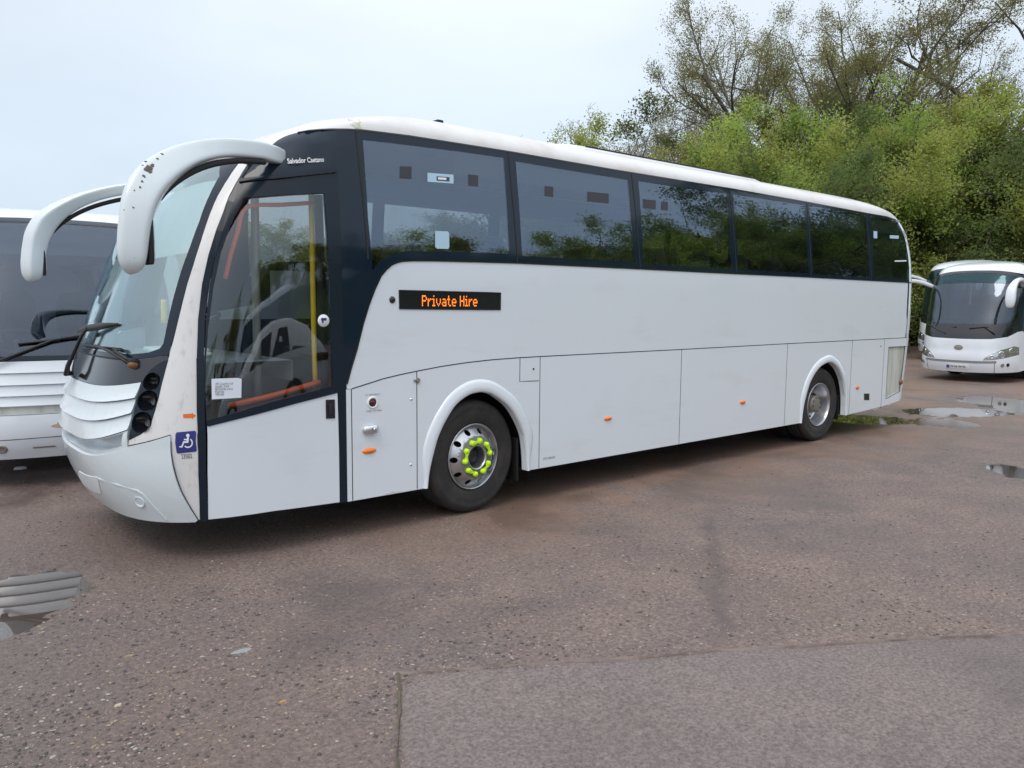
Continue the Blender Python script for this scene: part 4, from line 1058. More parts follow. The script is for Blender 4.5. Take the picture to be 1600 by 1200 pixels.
# ---- chassis, arches, cabin shell
mb = MB()
WF, WR = 2.446, 8.56
for xa, xb in ((.25, WF-.72), (WF+.68, WR-.72), (WR+.72, 11.2)): mb.box((xa, .12 if xa > .5 else .35, .36), (xb, 2.38, 1.16))
mb.box((.3, .62, .40), (11.2, 1.88, 1.15)); mb.box((-.1, .45, .42), (.6, 2.05, 1.35))
mb.build('chassis', 'under', coach)
mb = MB(); mb.box((2.0, .06, 1.16), (11.35, 2.44, 1.30)); mb.box((.1, .3, .42), (2.0, 2.2, .62)); mb.build('floor', 'cab_dark', coach)
for wx in (WF, WR):
    mb = MB(); n = 20; vs = []
    for k in range(n+1):
        a = PI*k/n; r = .66 if wx == WF else .64
        for y in (.03, .64): vs.append((wx+r*math.cos(a), y, .50+r*math.sin(a)))
    m0 = len(vs); vs += [(wx+.66, .03, .32), (wx+.66, .64, .32), (wx-.66, .03, .32), (wx-.66, .64, .32)]
    fs = [(2*k, 2*k+1, 2*k+3, 2*k+2) for k in range(n)]+[(0, 1, m0+1, m0), (2*n, 2*n+1, m0+3, m0+2)]
    mb.add(vs, fs, True); mb.build('wheel_housing', 'under', coach)
mb = MB(); mb.box((WF+.55, .10, .20), (WF+.575, .62, .62), .008); mb.build('mud_flap', 'seal', coach)
mb = MB(); mb.box((WR+.62, .10, .24), (WR+.64, .62, .60), .008); mb.build('mud_flap', 'seal', coach)

# ---- wheels
def tyre_prof(R, rim, w_, y0):
    return [(rim, y0+.045), (rim+.005, y0+.028), (rim+.03, y0+.012), (R*.72, y0+.002), (R*.80, y0-.002), (R*.86, y0+.001), (R*.875, y0-.003), (R*.92, y0+.004), (R*.955, y0+.014), (R*.985, y0+.03), (R, y0+.055),
            (R, y0+.085), (R-.012, y0+.088), (R-.012, y0+.098), (R, y0+.101), (R, y0+.14), (R-.012, y0+.143), (R-.012, y0+.153), (R, y0+.156), (R, y0+.195), (R-.012, y0+.198), (R-.012, y0+.208), (R, y0+.211), (R, y0+.25), (R*.96, y0+.285), (R*.8, y0+.30), (rim, y0+.27)]
def arc_text(s, rad, a0, size, y, parent):
    vs = []; fs = []; ang = a0
    for ch in s:
        if ch == ' ': ang -= size*.5/rad; continue
        v, f = text_geo(ch, size, True); k = len(vs)
        wch = max(q[0] for q in v)+size*.08
        for q in v:
            aa_ = ang-q[0]/rad; r_ = rad+q[1]; vs.append((r_*math.cos(aa_), y, r_*math.sin(aa_)))
        fs += [tuple(i+k for i in t) for t in f]; ang -= wch/rad
    return vs, fs
# front wheel
R = .515
fw = empty('wheel', (0, 0, 0)); fw.parent = coach
ty = MB(); ty.lathe(tyre_prof(R, .295, .3, 0), (0, 0, 0), 96); ty = ty.build('tyre', 'tyre', fw)
rm = MB(); rm.lathe([(.300, .03), (.303, .012), (.297, .006), (.288, .014), (.283, .05), (.278, .06)], (0, 0, 0), 72)
# disc with ten round holes: ring grid with gaps
nseg = 120; r0_, r1_ = .195, .283
def dish(r): return -.028+(r-.195)/(.283-.195)*.085 if r > .195 else -.028
vs = []; fs = []
import itertools
# polar patch with holes through tessellation
loops = [[(1.0*math.cos(2*PI*k/90)*.281, .281*math.sin(2*PI*k/90)) for k in range(90)], [(.190*math.cos(2*PI*k/72), .190*math.sin(2*PI*k/72)) for k in range(72)]]
for k in range(10):
    a = 2*PI*(k+.5)/10; cx, cz = .238*math.cos(a), .238*math.sin(a)
    loops.append([(cx+.0265*math.cos(t), cz+.0265*math.sin(t)) for t in [2*PI*j/18 for j in range(18)]])
rimfn = lambda u, v: Vector((u, dish(math.hypot(u, v)), v))
rimd = patch('rim', loops, rimfn, 'alu', fw, 0, .012, .03, .03)
o = rm.build('rim_lip', 'alu', fw)
hb = MB(); hb.lathe([(.100, .06), (.100, -.01), (.104, -.036), (.112, -.04), (.118, -.036), (.122, -.030), (.185, -.030), (.192, -.027), (.196, -.01)], (0, 0, 0), 64); hb.build('hub_plate', 'hub_plate', fw)
hb = MB(); hb.lathe([(0, .03), (.04, .03), (.045, .022), (.055, .022), (.06, .05), (.085, .055), (.1, .06)], (0, 0, 0), 40); hb.build('hub', 'hub_dark', fw)
hb = MB(); hb.lathe([(.099, .06), (.0985, -.02), (.103, -.037), (.110, -.0405)], (0, 0, 0), 64); hb.build('hub_ring', 'alu', fw)
hb = MB(); hb.lathe([(.27, .09), (0, .10)], (0, 0, 0), 40); hb.build('brake_drum', 'under', fw)
for k in range(10):
    nuts = MB()
    a = 2*PI*(k+.5)/10+.12; c_ = Vector((.152*math.cos(a), 0, .152*math.sin(a)))
    nuts.lathe([(0, -.062), (.014, -.061), (.0225, -.054), (.025, -.03)], c_, 16)
    nuts.build('wheel_nut_cap', 'neon', fw)
for k in range(5):
    mb = MB(); a0 = 2*PI*(2*k+.5)/10+.12; a1 = 2*PI*(2*k+1.5)/10+.12
    p0 = Vector((.152*math.cos(a0), -.054, .152*math.sin(a0))); p1 = Vector((.152*math.cos(a1), -.054, .152*math.sin(a1)))
    d = (p1-p0).normalized(); n2 = Vector((d.z, 0, -d.x)); out = []
    for t, w2 in ((-.022, .006), (-.012, .021), (.006, .024), (.024, .018), (.047, .008), (.07, .018), (.088, .024), (.106, .021), (.116, .006)):
        out.append((t, w2))
    L_ = (p1-p0).length
    top = [p0+d*(t/.094*L_)+n2*w2 for t, w2 in out]; bo = [p0+d*(t/.094*L_)-n2*w2 for t, w2 in out][::-1]
    ring = top+bo; nn = len(ring); ring2 = [q+Vector((0, .008, 0)) for q in ring]
    vs = ring+ring2; fs = [(j, j+1, nn-2-j, nn-1-j) for j in range(len(out)-1)]+[(j, (j+1) % nn, nn+(j+1) % nn, nn+j) for j in range(nn)]
    mb.add(vs, fs); mb.build('nut_indicator', 'neon', fw)
STEER = math.radians(5)
fw.location = (WF+.005, .055, R); fw.rotation_euler = (0, .3, STEER)
fw.rotation_mode = 'ZXY' if False else 'XYZ'
# rear wheel (dished)
rw = empty('wheel', (0, 0, 0)); rw.parent = coach
ty = MB(); ty.lathe(tyre_prof(R, .30, .3, 0), (0, 0, 0), 96); ty.build('tyre', 'tyre', rw)
ty = MB(); ty.lathe(tyre_prof(R, .30, .3, .32), (0, 0, 0), 64); ty.build('inner_tyre', 'tyre', rw)
rm = MB(); rm.lathe([(.305, .035), (.308, .014), (.300, .008), (.292, .016), (.286, .05), (.272, .10), (.262, .18), (.250, .20), (.235, .205), (.15, .195), (.145, .18), (.145, .175)], (0, 0, 0), 72); rmo = rm.build('rim', 'alu', rw)
rm = MB(); rm.lathe([(0, .045), (.085, .045), (.105, .055), (.118, .06), (.12, .09), (.128, .12), (.13, .19)], (0, 0, 0), 48); hubo = rm.build('hub', 'hub_grey', rw)
for k in range(10):
    rm = MB(); a = 2*PI*k/10; rm.lathe([(0, .165), (.014, .166), (.016, .2)], (.2*math.cos(a), 0, .2*math.sin(a)), 8)
    rm.build('wheel_nut', 'hub_dark', rw)
for k in range(8):
    rm = MB(); a = 2*PI*k/8+.2; rm.lathe([(0, .036), (.008, .037), (.009, .05)], (.1*math.cos(a), 0, .1*math.sin(a)), 6)
    rm.build('hub_bolt', 'hub_dark', rw)
rw.location = (WR, .055, R)
# far wheels
for wx in (WF, WR):
    ow = empty('wheel', (wx, 2.44, R), PI); ow.parent = coach
    ty = MB(); ty.lathe(tyre_prof(R, .30, .3, 0), (0, 0, 0), 48); ty.build('tyre', 'tyre', ow)

# ---- details on the flank
def side_disc(px, r, material, name, parent=coach, prof=None, sc_=(1, 1), out=.002):
    q = S([px])[0]; P = SIDE(*q); n = nrm(SIDE, *q); return disc(name, P+n*out, n, r, material, parent, prof, 24, sc_)
def marker(px, w_, h_, name='side_marker'):
    q = S([px])[0]; P = SIDE(*q); n = nrm(SIDE, *q)
    o = disc(name, P+n*.002, n, 1, 'orange_lens', coach, [(0, -.016), (.5, -.014), (.85, -.006), (1, .004)], 32, (w_/2, h_/2))
    disc('marker_bulb', P+n*.013, n, 1, 'orange', o, [(0, -.008), (.7, -.006), (1, .0)], 16, (w_/7, h_/4)); return o
marker((577, 704.5), .135, .052); marker((950, 654), .125, .05); marker((1160.5, 628.5), .13, .055); marker((1339.5, 605.5), .11, .06)
side_disc((613, 468.5), .029, 'gloss_black', 'repeater_lamp')
o = side_disc((582, 629), .052, 'white', 'emergency_button', prof=[(.034, -.002), (.038, -.008), (.046, -.008), (.052, .004)])
side_disc((582, 629), .036, 'red_plastic', 'button', o, [(0, -.012), (.012, -.012), (.016, -.003), (.032, -.002), (.037, .004)])
for px in ((642.5, 624), (642, 726)): side_disc(px, .011, 'chrome', 'panel_lock', prof=[(0, -.005), (.008, -.005), (.011, .002)])
for px in ((833.5, 576.5), (1376, 541)): side_disc(px, .010, 'seam', 'panel_lock', prof=[(0, -.005), (.008, -.005), (.010, .002)])
q = S([(651, 594)])[0]; P_ = SIDE(*q); mb = MB(); mb.box(P_+Vector((-.03, -.012, -.01)), P_+Vector((.03, .003, .008)), .003); mb.box(P_+Vector((.0, -.014, -.025)), P_+Vector((.02, .003, .02)), .003); mb.build('catch', 'hub_grey', coach)
# courtesy lamp in its chrome housing
q = S([(577, 671.5)])[0]; P_ = SIDE(*q); mb = MB()
mb.sweep([P_+Vector((-.062, .0, .0)), P_+Vector((-.058, -.006, 0)), P_+Vector((-.04, -.014, 0)), P_+Vector((0, -.02, .002)), P_+Vector((.045, -.02, .003)), P_+Vector((.058, -.016, .003)), P_+Vector((.062, -.004, .003))],
         [(.004, .006), (.010, .022), (.018, .034), (.022, .038), (.022, .038), (.018, .034), (.008, .022)], ref=(0, 1, 0), n=20, ex=2.4)
cl = mb.build('courtesy_lamp', 'chrome', coach)
disc('lamp_glass', P_+Vector((.035, -.043, .003)), Vector((.35, -1, 0)).normalized(), .024, 'lens', cl)
text_on('emergency_text', 'IN  EMERGENCY', SIDE, *S([(571, 618.5)])[0], .012, 'ink_grey', coach, width=.135, slope=-.0)
text_on('emergency_text', 'TURN   TO OPEN', SIDE, *S([(572, 644)])[0], .012, 'ink_grey', coach, width=.14)
text_on('weight_text', 'GVW 18160 KGS', SIDE, *S([(848.5, 718.5)])[0], .022, 'ink_grey', coach, width=.155)
a_, b_ = S([(449.5, 256), (506, 253)])
text_on('maker_lettering', 'Salvador Caetano', SIDE, a_[0], a_[1], .038, 'white', coach, width=b_[0]-a_[0], bold=True, slope=(b_[1]-a_[1])/(b_[0]-a_[0]), off=.005)
# destination display
d0, d1, d2, d3 = S([(623.5, 453.5), (782, 457.5), (781.5, 484), (624, 482.5)])
disp = patch('destination_display', [d0, d1, d2, d3], SIDE, 'gloss_black', coach, .003, .02, 1, 1)
db = MB(); ribbon(db, [d0, d1, d2, d3, d0], SIDE, .008, .006); db.build('display_rim', 'seal', disp)
FONT = {'P': ['11110', '10001', '10001', '11110', '10000', '10000', '10000'], 'r': ['0000', '0000', '1011', '1100', '1000', '1000', '1000'], 'i': ['010', '000', '110', '010', '010', '010', '111'],
        'v': ['00000', '00000', '10001', '10001', '10001', '01010', '00100'], 'a': ['00000', '00000', '01110', '00001', '01111', '10001', '01111'], 't': ['0100', '0100', '1110', '0100', '0100', '0100', '0011'],
        'e': ['00000', '00000', '01110', '10001', '11111', '10000', '01110'], 'H': ['10001', '10001', '10001', '11111', '10001', '10001', '10001'], ' ': ['00']*7}
cols_ = []
for ch in 'Private Hire':
    g = FONT[ch]
    for k in range(len(g[0])): cols_.append([g[r_][k] for r_ in range(7)])
    cols_.append(['0']*7)
t0, t1 = S([(659.5, 462.5), (746, 480)]); dx = (t1[0]-t0[0])/(len(cols_)-1); dz = (t1[1]-t0[1])/7
mb = MB(); nled = 0
for i, c_ in enumerate(cols_):
    if len(mb.v) and i == 42: mb.build('led_text', 'led', disp); mb = MB()
    for j in range(7):
        if c_[j] == '1':
            u, v = t0[0]+i*dx, t0[1]+j*dz; P = SIDE(u, v)+Vector((0, -.0055, 0)); k = len(mb.v)
            s_, h2 = dx*.46, abs(dz)*.46
            mb.add([P+Vector((s_*x_, 0, h2*y_)) for x_, y_ in ((-1, -.5), (-.5, -1), (.5, -1), (1, -.5), (1, .5), (.5, 1), (-.5, 1), (-1, .5))], [tuple(range(8))])
mb.build('led_text', 'led', disp)
# socket, tail marks
q = S([(1350, 615), (1358, 615), (1358, 625), (1350, 625)]); patch('socket', q, SIDE, 'cab_dark', coach, .004, .01, 1, 1)
q = S([(1424.5, 480), (1431.5, 480), (1431.5, 515), (1424.5, 516)]); patch('tail_label', q, SIDE, 'dirty_paint', coach, .001, .01, 1, 1)
q = S([(1430, 519), (1434, 518), (1434, 527), (1422, 527.5), (1424, 521)]); patch('tail_trim', q, SIDE, 'cab_dark', coach, .004, .01, .05, 1)
# orange arrow, wheelchair sign, fleet number
ar = NZ([(286, 647), (300, 646.2), (300, 644.5), (306, 649.5), (300, 655), (300, 652.8), (286.5, 653.3)])
patch('arrow_mark', ar, NOSE, 'orange', coach, .002, .004, us=GA, gv=.1)
sq = NZ([(276, 675.5), (304.5, 673), (306.5, 675), (307.5, 703), (306, 705.5), (278, 708.5), (276, 707), (274.3, 679)])
sign = patch('wheelchair_sign', sq, NOSE, 'sign_blue', coach, .003, .005, us=GA, gv=.1)
k_ = lambda pts: [(260+x/12, 630+y/12) for x, y in pts]
def poly_sign(pts): return patch('wheelchair_symbol', NZ(k_(pts)), NOSE, 'white', sign, .005, .003, us=[.01], gv=1)
poly_sign([(372+30+33*math.cos(t), 605+33*math.sin(t)) for t in [2*PI*j/14 for j in range(14)]])
poly_sign([(385, 640), (425, 640), (412, 742), (335, 742), (298, 832), (240, 822), (243, 803), (280, 806), (318, 708), (378, 708), (380, 695), (328, 690), (328, 668), (383, 668)])
arcp = [(403+93*math.cos(t), 742+95*math.sin(t)) for t in np.linspace(-.95, 2.35, 18)]+[(403+70*math.cos(t), 742+72*math.sin(t)) for t in np.linspace(2.35, -.95, 18)]
poly_sign(arcp)
u0, u1 = NZ([(284, 716.5), (300.5, 714.5)])
text_on('fleet_number', '23502', NOSE, u0[0], u0[1], .032, 'ink', coach, width=abs(u1[0]-u0[0]), off=.003, mirror=-1)
# notice behind the door glass, round camera sticker
nq = S([(330.5, 592), (371.5, 590.5), (377.5, 592), (377, 621.5), (331, 624)])
npz = patch('paper_notice', nq, SIDE, 'paper', coach, .0, .002, 1, 1)
for i, s_ in enumerate(('VR Coaches Ltd', 'Stadio Yard', 'Butterfly Lane', 'Elstree', 'WD6 3AD')):
    py = 601.5+i*4.15; a_ = S([(336.5, py), (336.5+len(s_)*1.95, py)])
    text_on('notice_text', s_, SIDE, a_[0][0], a_[0][1], .0155, 'ink_grey', npz, off=.0025, width=a_[1][0]-a_[0][0])
st = side_disc((505.5, 501), .047, 'white', 'round_sticker', coach, [(0, -.003), (.047, -.003), (.048, 0)], out=.0)
mb = MB(); P_ = SIDE(*S([(505.5, 500)])[0])+Vector((0, -.006, 0)); mb.box(P_+Vector((-.022, -.001, -.004)), P_+Vector((.022, .001, .016)), 0); mb.box(P_+Vector((-.016, -.001, -.022)), P_+Vector((-.004, .001, -.004)), 0)
o = mb.build('camera_symbol', 'sign_blue', st)
# stickers on the windows
def stk(i, pts, m_='sticker_grey', nm='sticker'): return patch(nm, S(pts), SIDE, m_, wobj[i], .0015, .003, 1, 1)
def rect(x0_, y0_, x1_, y1_, sl=0): return [(x0_, y0_), (x1_, y0_+sl), (x1_, y1_+sl), (x0_, y1_)]
stk(0, rect(625, 259.5, 643, 278.5, 1)); stk(0, rect(732, 272.5, 747, 290, 1.5))
s0 = stk(0, rect(668, 270, 708.5, 284, 3), 'sticker_blue'); s1 = patch('label', S(rect(682, 275.5, 702, 282, 1.5)), SIDE, 'gloss_black', wobj[0], .003, .003, 1, 1); patch('label_strip', S(rect(684, 277, 697, 280.5, 1)), SIDE, 'white', wobj[0], .0045, .003, 1, 1)
stk(0, [(680, 361), (699, 361.5), (701.5, 364), (702, 386), (700, 389), (683, 388.5), (680, 386)], 'sticker_blue')
stk(1, rect(851.5, 290.5, 864.5, 306, 1.5)); stk(1, rect(918, 299.5, 951, 314.5, 3))
stk(2, rect(1005, 311, 1024.5, 325, 2)); stk(2, rect(1033.5, 315, 1043.5, 328, 1))
stk(5, rect(1365, 361, 1370.5, 372, .5), 'sticker_blue'); stk(5, rect(1390.5, 367.5, 1404, 372.5, .6), 'sticker_blue'); stk(5, rect(1398, 407, 1416, 409, -.5), 'white')

# ---- mirrors
def onray(px, py, Y):
    r = ray(px, py); t = (Y-CAM.y)/r.y; return CAM+r*t
def mirror(far):
    P = [onray(*q) for q in ((438, 246, .20), (425, 241, .12), (400, 235, .02), (352, 232, -.12), (308, 239, -.24), (270, 256, -.32), (238, 282, -.37), (220, 312, -.39), (212, 345, -.40), (208, 378, -.40), (207, 400, -.40), (207, 414, -.40), (208, 424, -.40), (209, 428, -.40))]
    W_ = [(.045, .058), (.045, .062), (.045, .063), (.045, .064), (.05, .070), (.07, .086), (.095, .100), (.115, .100), (.122, .092), (.124, .088), (.120, .082), (.108, .070), (.078, .046), (.03, .02)]
    if far: W_ = [(a*.85, b*(.78 if i < 6 else .86)) for i, (a, b) in enumerate(W_)]
    pts = [Vector(q) for q in P]; k = 4; cp = crom(pts, k); cw = [tuple(v)[:2] for v in crom([(a, b, 0) for a, b in W_], k)]
    ref = []
    for i in range(len(cp)):
        t = i/(len(cp)-1); u = min(1, max(0, (t-.3)/.35)); u = u*u*(3-2*u)
        ref.append(Vector((.45, .9, 0)).lerp(Vector((.25, .97, 0)), u))
    if far: cp = [Vector((q.x, 2.5-q.y, q.z)) for q in cp]; ref = [Vector((q.x, -q.y, q.z)) for q in ref]
    m_ = MB(); m_.sweep(cp, cw, ref=ref, n=44, ex=5.0); mo = m_.build('wing_mirror', 'paint_front', coach)
    sg = -1 if far else 1; yc = 2.5+.41 if far else -.41
    g = MB(); g.box((-.43, yc-.10, 2.12), (-.40, yc+.10, 2.50), .012); g.build('mirror_housing', 'cab_dark', mo)
    g = MB(); g.box((-.40, yc-.09, 2.14), (-.394, yc+.09, 2.48), .002); g.build('mirror_glass', 'chrome', mo)
    g = MB(); ii = range(8, 26); g.tube([cp[i]+Vector((.06, 0, -.075)) for i in ii], .02, 8); g.build('mirror_arm', 'cab_dark', mo)
    return mo
mn = mirror(False); mf = mirror(True)
dr = MB(); r_ = random.Random(3)
def near_mirror_pt(px, py):
    # the outward face of the near mirror: find it by ray cast on the mesh
    dg = bpy.context.evaluated_depsgraph_get(); 
    ok, loc, nn, _ = mn.ray_cast(CAM, ray(px, py)); return (loc, nn) if ok else (None, None)
bpy.context.view_layer.update()
for (px, py, s_) in ((253, 240.5, .013), (246, 248, .010), (238, 258, .017), (233, 262, .024), (235, 269, .016), (230, 266, .020), (228, 252.5, .010), (223, 258, .008), (225, 275, .014), (222, 283, .011), (219, 293, .010), (210, 297.5, .006), (208, 324, .009), (194, 328, .005), (210, 403, .004)):
    loc, nn = near_mirror_pt(px, py)
    if loc is None: continue
    x_ = nn.orthogonal().normalized(); y_ = nn.cross(x_); k = 9; ring = []
    for j in range(k):
        a = 2*PI*j/k; m = s_*.66*r_.uniform(.5, 1.4); ring.append(loc+x_*m*math.cos(a)+y_*m*math.sin(a)*1.2+nn*.0015)
    dr = MB(); dr.add(ring+[loc+nn*s_*.45], [(j, (j+1) % k, k) for j in range(k)], True); dr.build('dirt_splash', 'guano', mn)

# ---- wipers
def wiper(px_arm, px_blade, lift=.05, name='wiper', m_='wiper', extra=None):
    a = [trace(B, *q) for q in px_arm]; n = [nrm(NOSE, *B.to_nose(q)) for q in a]
    mb = MB(); L_ = [a[i]+n[i]*(lift if 0 < i else .03) for i in range(len(a))]
    mb.tube(L_, [.016]+[.011]*(len(a)-1), 8); o = mb.build(name, m_, coach)
    b = [trace(B, *q) for q in px_blade]; nb = [nrm(NOSE, *B.to_nose(q)) for q in b]
    mb = MB(); mb.sweep([b[i]+nb[i]*.03 for i in range(len(b))], [(.02, .008)]*len(b), ref=[v for v in nb], n=8); mb.build('wiper_blade', 'wiper', o)
    mb = MB(); mb.lathe([(0, -.05), (.02, -.045), (.028, -.02), (.03, .01)], (0, 0, 0), 16); q = mb.build('wiper_pivot', 'rust' if extra else 'cab_dark', o)
    y = -n[0]; z = Vector((0, 0, 1)); x = y.cross(z).normalized(); z = x.cross(y); T = Matrix((x, y, z)).transposed().to_4x4(); T.translation = a[0]; q.data.transform(T)
    return o
wiper([(210, 571), (197, 561), (180, 551), (160, 543)], [(133, 541), (160, 544), (195, 547)], extra=True)
wiper([(210, 566), (202, 560), (190, 551)], [(185, 548), (197, 549.5)], m_='wiper')
# far wiper stands off the glass at the middle
wa = MB(); wa.tube([onray(112, 583, 1.45), onray(104, 584, 1.42), onray(106, 572, 1.40), onray(118, 545, 1.36), onray(127, 526, 1.30), onray(136, 512, 1.22)], [.02, .024, .018, .014, .013, .012], 8)
wo_ = wa.build('wiper', 'wiper', coach)
wa = MB(); wa.sweep([onray(122, 518, 1.5), onray(135, 513, 1.25), onray(160, 509.5, .95), onray(184, 506.5, .72)], [(.016, .010), (.028, .012), (.026, .012), (.010, .008)], ref=(.1, 0, 1), n=8); wa.build('wiper_blade', 'wiper', wo_)

# ---- cab and saloon
mb = MB(); 
dash = []
for z, ins in ((1.30, .16), (1.46, .14)):
    for a in np.linspace(.55, PI-.55, 20):
        P = B.nose(a, z); dash.append(P+Vector((ins, 0, 0)))
n_ = 20; vs = dash+[Vector((.75, q.y, q.z)) for q in dash]
fs = [(i, i+1, n_+i+1, n_+i) for i in range(n_-1)]+[(n_+i, n_+i+1, 3*n_+i+1, 3*n_+i) for i in range(n_-1)]+[(3*n_+i, 3*n_+i+1, 2*n_+i+1, 2*n_+i) for i in range(n_-1)]
mb.add(vs, fs); mb.build('dashboard', 'cab_grey', coach)
bl_poly = [(PI/2, 2.26), (.95, 2.30), (.78, 2.36), (.72, 2.50), (.72, 2.78), (.85, 2.88), (PI/2, 2.95)]
patch('sun_blind', bl_poly+mir(bl_poly[1:-1])[::-1], NOSE, 'cab_light', coach, -.12, .004, us=GA, gv=.1)
mb = MB(); mb.box((.05, .95, 1.475), (.42, 1.5, 1.52), .02); mb.box((.1, .7, 1.475), (.35, .95, 1.50), .01); mb.build('paper_pile', 'white', coach)
mb = MB(); n = 28; c_ = Vector((.62, 1.85, 1.66)); ax = Vector((-.55, 0, .83)).normalized(); x_ = Vector((0, 1, 0)); y_ = ax.cross(x_)
mb.tube([c_+x_*.23*math.cos(2*PI*k/n)+y_*.23*math.sin(2*PI*k/n) for k in range(n+1)], .014, 8, False)
for a in (0, 2.1, 4.2): mb.tube([c_, c_+x_*.22*math.cos(a)+y_*.22*math.sin(a)], .012, 6)
mb.tube([c_, c_-ax*.25], .03, 8); mb.build('steering_wheel', 'cab_dark', coach)
def rail(pts, m_, r=.017, name='handrail'):
    mb = MB(); mb.tube(crom(pts, 4), r, 10); return mb.build(name, m_, coach)
# poles seen through the door glass
rail([onray(486, 300, .28), onray(488, 400, .28), onray(490, 500, .28), onray(493, 606, .28)], 'yellow_rail', .021)
rail([onray(488, 317, .2), onray(440, 320, .2), onray(385, 324, .2), onray(372, 360, .2), onray(360, 400, .2), onray(352, 436, .2)], 'orange_rail', .016)
rail([onray(500, 597, .2), onray(430, 617, .2), onray(358, 634, .2)], 'orange_rail', .022)
rail([onray(398, 305, .35), onray(400, 450, .35), onray(403, 620, .35)], 'hub_grey', .03)
rail([onray(497, 305, .45), onray(502, 450, .45), onray(507, 610, .45)], 'cab_dark', .035)
rail([onray(256, 468, .75), onray(256.5, 505, .75)], 'yellow_rail', .022)
# driver's seat and first rows
def seat_mesh():
    mb = MB()
    mb.box((-.02, -.21, .42), (.44, .21, .54), .04)
    mb.sweep([(.40, 0, .50), (.44, 0, .75), (.49, 0, 1.0), (.525, 0, 1.13), (.535, 0, 1.18)], [(.21, .05), (.215, .055), (.20, .05), (.14, .045), (.09, .02)], ref=(0, 1, 0), n=20, ex=3)
    mb.box((.05, -.17, .0), (.38, .17, .42))
    o = mb.build('seat', 'seat_fabric', None); return o
seat = seat_mesh(); C.objects.unlink(seat); C.objects.link(seat)
seat.parent = coach
trim = MB(); trim.box((.47, .195, .62), (.55, .215, 1.02), .008); trim = trim.build('seat_trim', 'seat_red', seat)
first = True
rows = [2.35+.80*k for k in range(11)]
for rx in rows:
    for ys in (.36, .80, 1.70, 2.14):
        if first: o = seat; first = False
        else:
            o = seat.copy(); C.objects.link(o); o.parent = coach
            if rx > 6.5 and ys < .5: t_ = trim.copy(); C.objects.link(t_); t_.parent = o
        o.location = (rx, ys, 1.35)
trim.hide_render = False
bpy.data.objects.remove(trim)
for (sx, sy, sz, rz) in ((1.05, 1.85, .92, PI), (1.25, .95, 1.0, 0)):
    o = seat.copy(); C.objects.link(o); o.parent = coach; o.location = (sx+(.0 if rz == 0 else .5), sy, sz); o.rotation_euler = (0, 0, 0)
tr = MB(); tr.box((.50, -.17, .66), (.57, .17, .70), .008); tr.build('seat_handle', 'seat_red', seat)
# luggage racks, ceiling, saloon bulkheads
for ya, yb in ((.16, .62), (1.88, 2.34)):
    mb = MB(); mb.box((2.3, ya, 3.0), (11.0, yb, 3.22), .04); mb.build('luggage_rack', 'luggage', coach)
mb = MB(); mb.box((1.3, .25, 3.30), (11.0, 2.25, 3.32)); mb.build('ceiling', 'luggage', coach)
mb = MB(); mb.box((11.0, .3, 1.3), (11.04, 2.2, 3.2)); mb.build('rear_bulkhead', 'cab_dark', coach)
mb = MB(); mb.box((2.02, .08, .62), (2.05, 1.0, 1.75)); mb.box((2.02, 1.5, .62), (2.05, 2.4, 1.9)); mb.build('bulkhead', 'cab_dark', coach)
mb = MB(); mb.box((.30, 2.30, .62), (2.02, 2.32, 1.72)); mb.box((2.02, 2.40, 1.3), (11.2, 2.42, 2.2)); mb.build('side_lining', 'cab_dark', coach)
mb = MB(); mb.box((.6, .35, 2.98), (1.3, 2.15, 3.04), .02); mb.build('cab_shelf', 'cab_grey', coach)
mb = MB()
for z in (.72, .86): mb.box((.45+(z-.72)*2, .25, z-.14), (1.9, 1.2, z))
mb.build('entry_step', 'cab_dark', coach)
# ================================================================== OTHER VEHICLES
def ap(Bo, y, z):
    ly = (Bo.hw0-y)/max(Bo.W(z), .01); ly = max(-1, min(1, ly)); return math.acos(math.copysign(abs(ly)**(Bo.q/2), ly))
def both(pts): return pts+[(PI-a, z) for a, z in pts][::-1]
def roof_loft(Bo, xr_cols, zs_, znose, material, parent, nlev=16, na=24):
    cols = [Bo.side(x, zs_) for x in xr_cols[::-1]]+[Bo.nose(a, znose(a)) for a in np.linspace(0.02, PI-.02, na)]+[Bo.far(x, zs_) for x in xr_cols]
    cols += [Bo.tail(a, zs_) for a in np.linspace(PI-.05, .05, 14)]+[cols[0]]
    vs = []
    for b0 in cols:
        s0 = Vector((min(max(b0.x, 2.6), xr_cols[-1]-1.2), Bo.hw0, 0))
        for j in range(nlev):
            if j == 0: vs.append(b0); continue
            t = (j/(nlev-1))**1.9; x = b0.x+(s0.x-b0.x)*t; y = b0.y+(s0.y-b0.y)*t; lo, hi = b0.z-.05, Bo.H
            for _ in range(18):
                m_ = (lo+hi)/2
                if Bo.Fv((x, y, m_)) <= 1: lo = m_
                else: hi = m_
            vs.append(Vector((x, y, max(lo, b0.z))))
    nc = len(cols); mb = MB(); mb.add(vs, [(i*nlev+j, (i+1)*nlev+j, (i+1)*nlev+j+1, i*nlev+j+1) for i in range(nc-1) for j in range(nlev-1)], True)
    return mb.build('roof', material, parent)
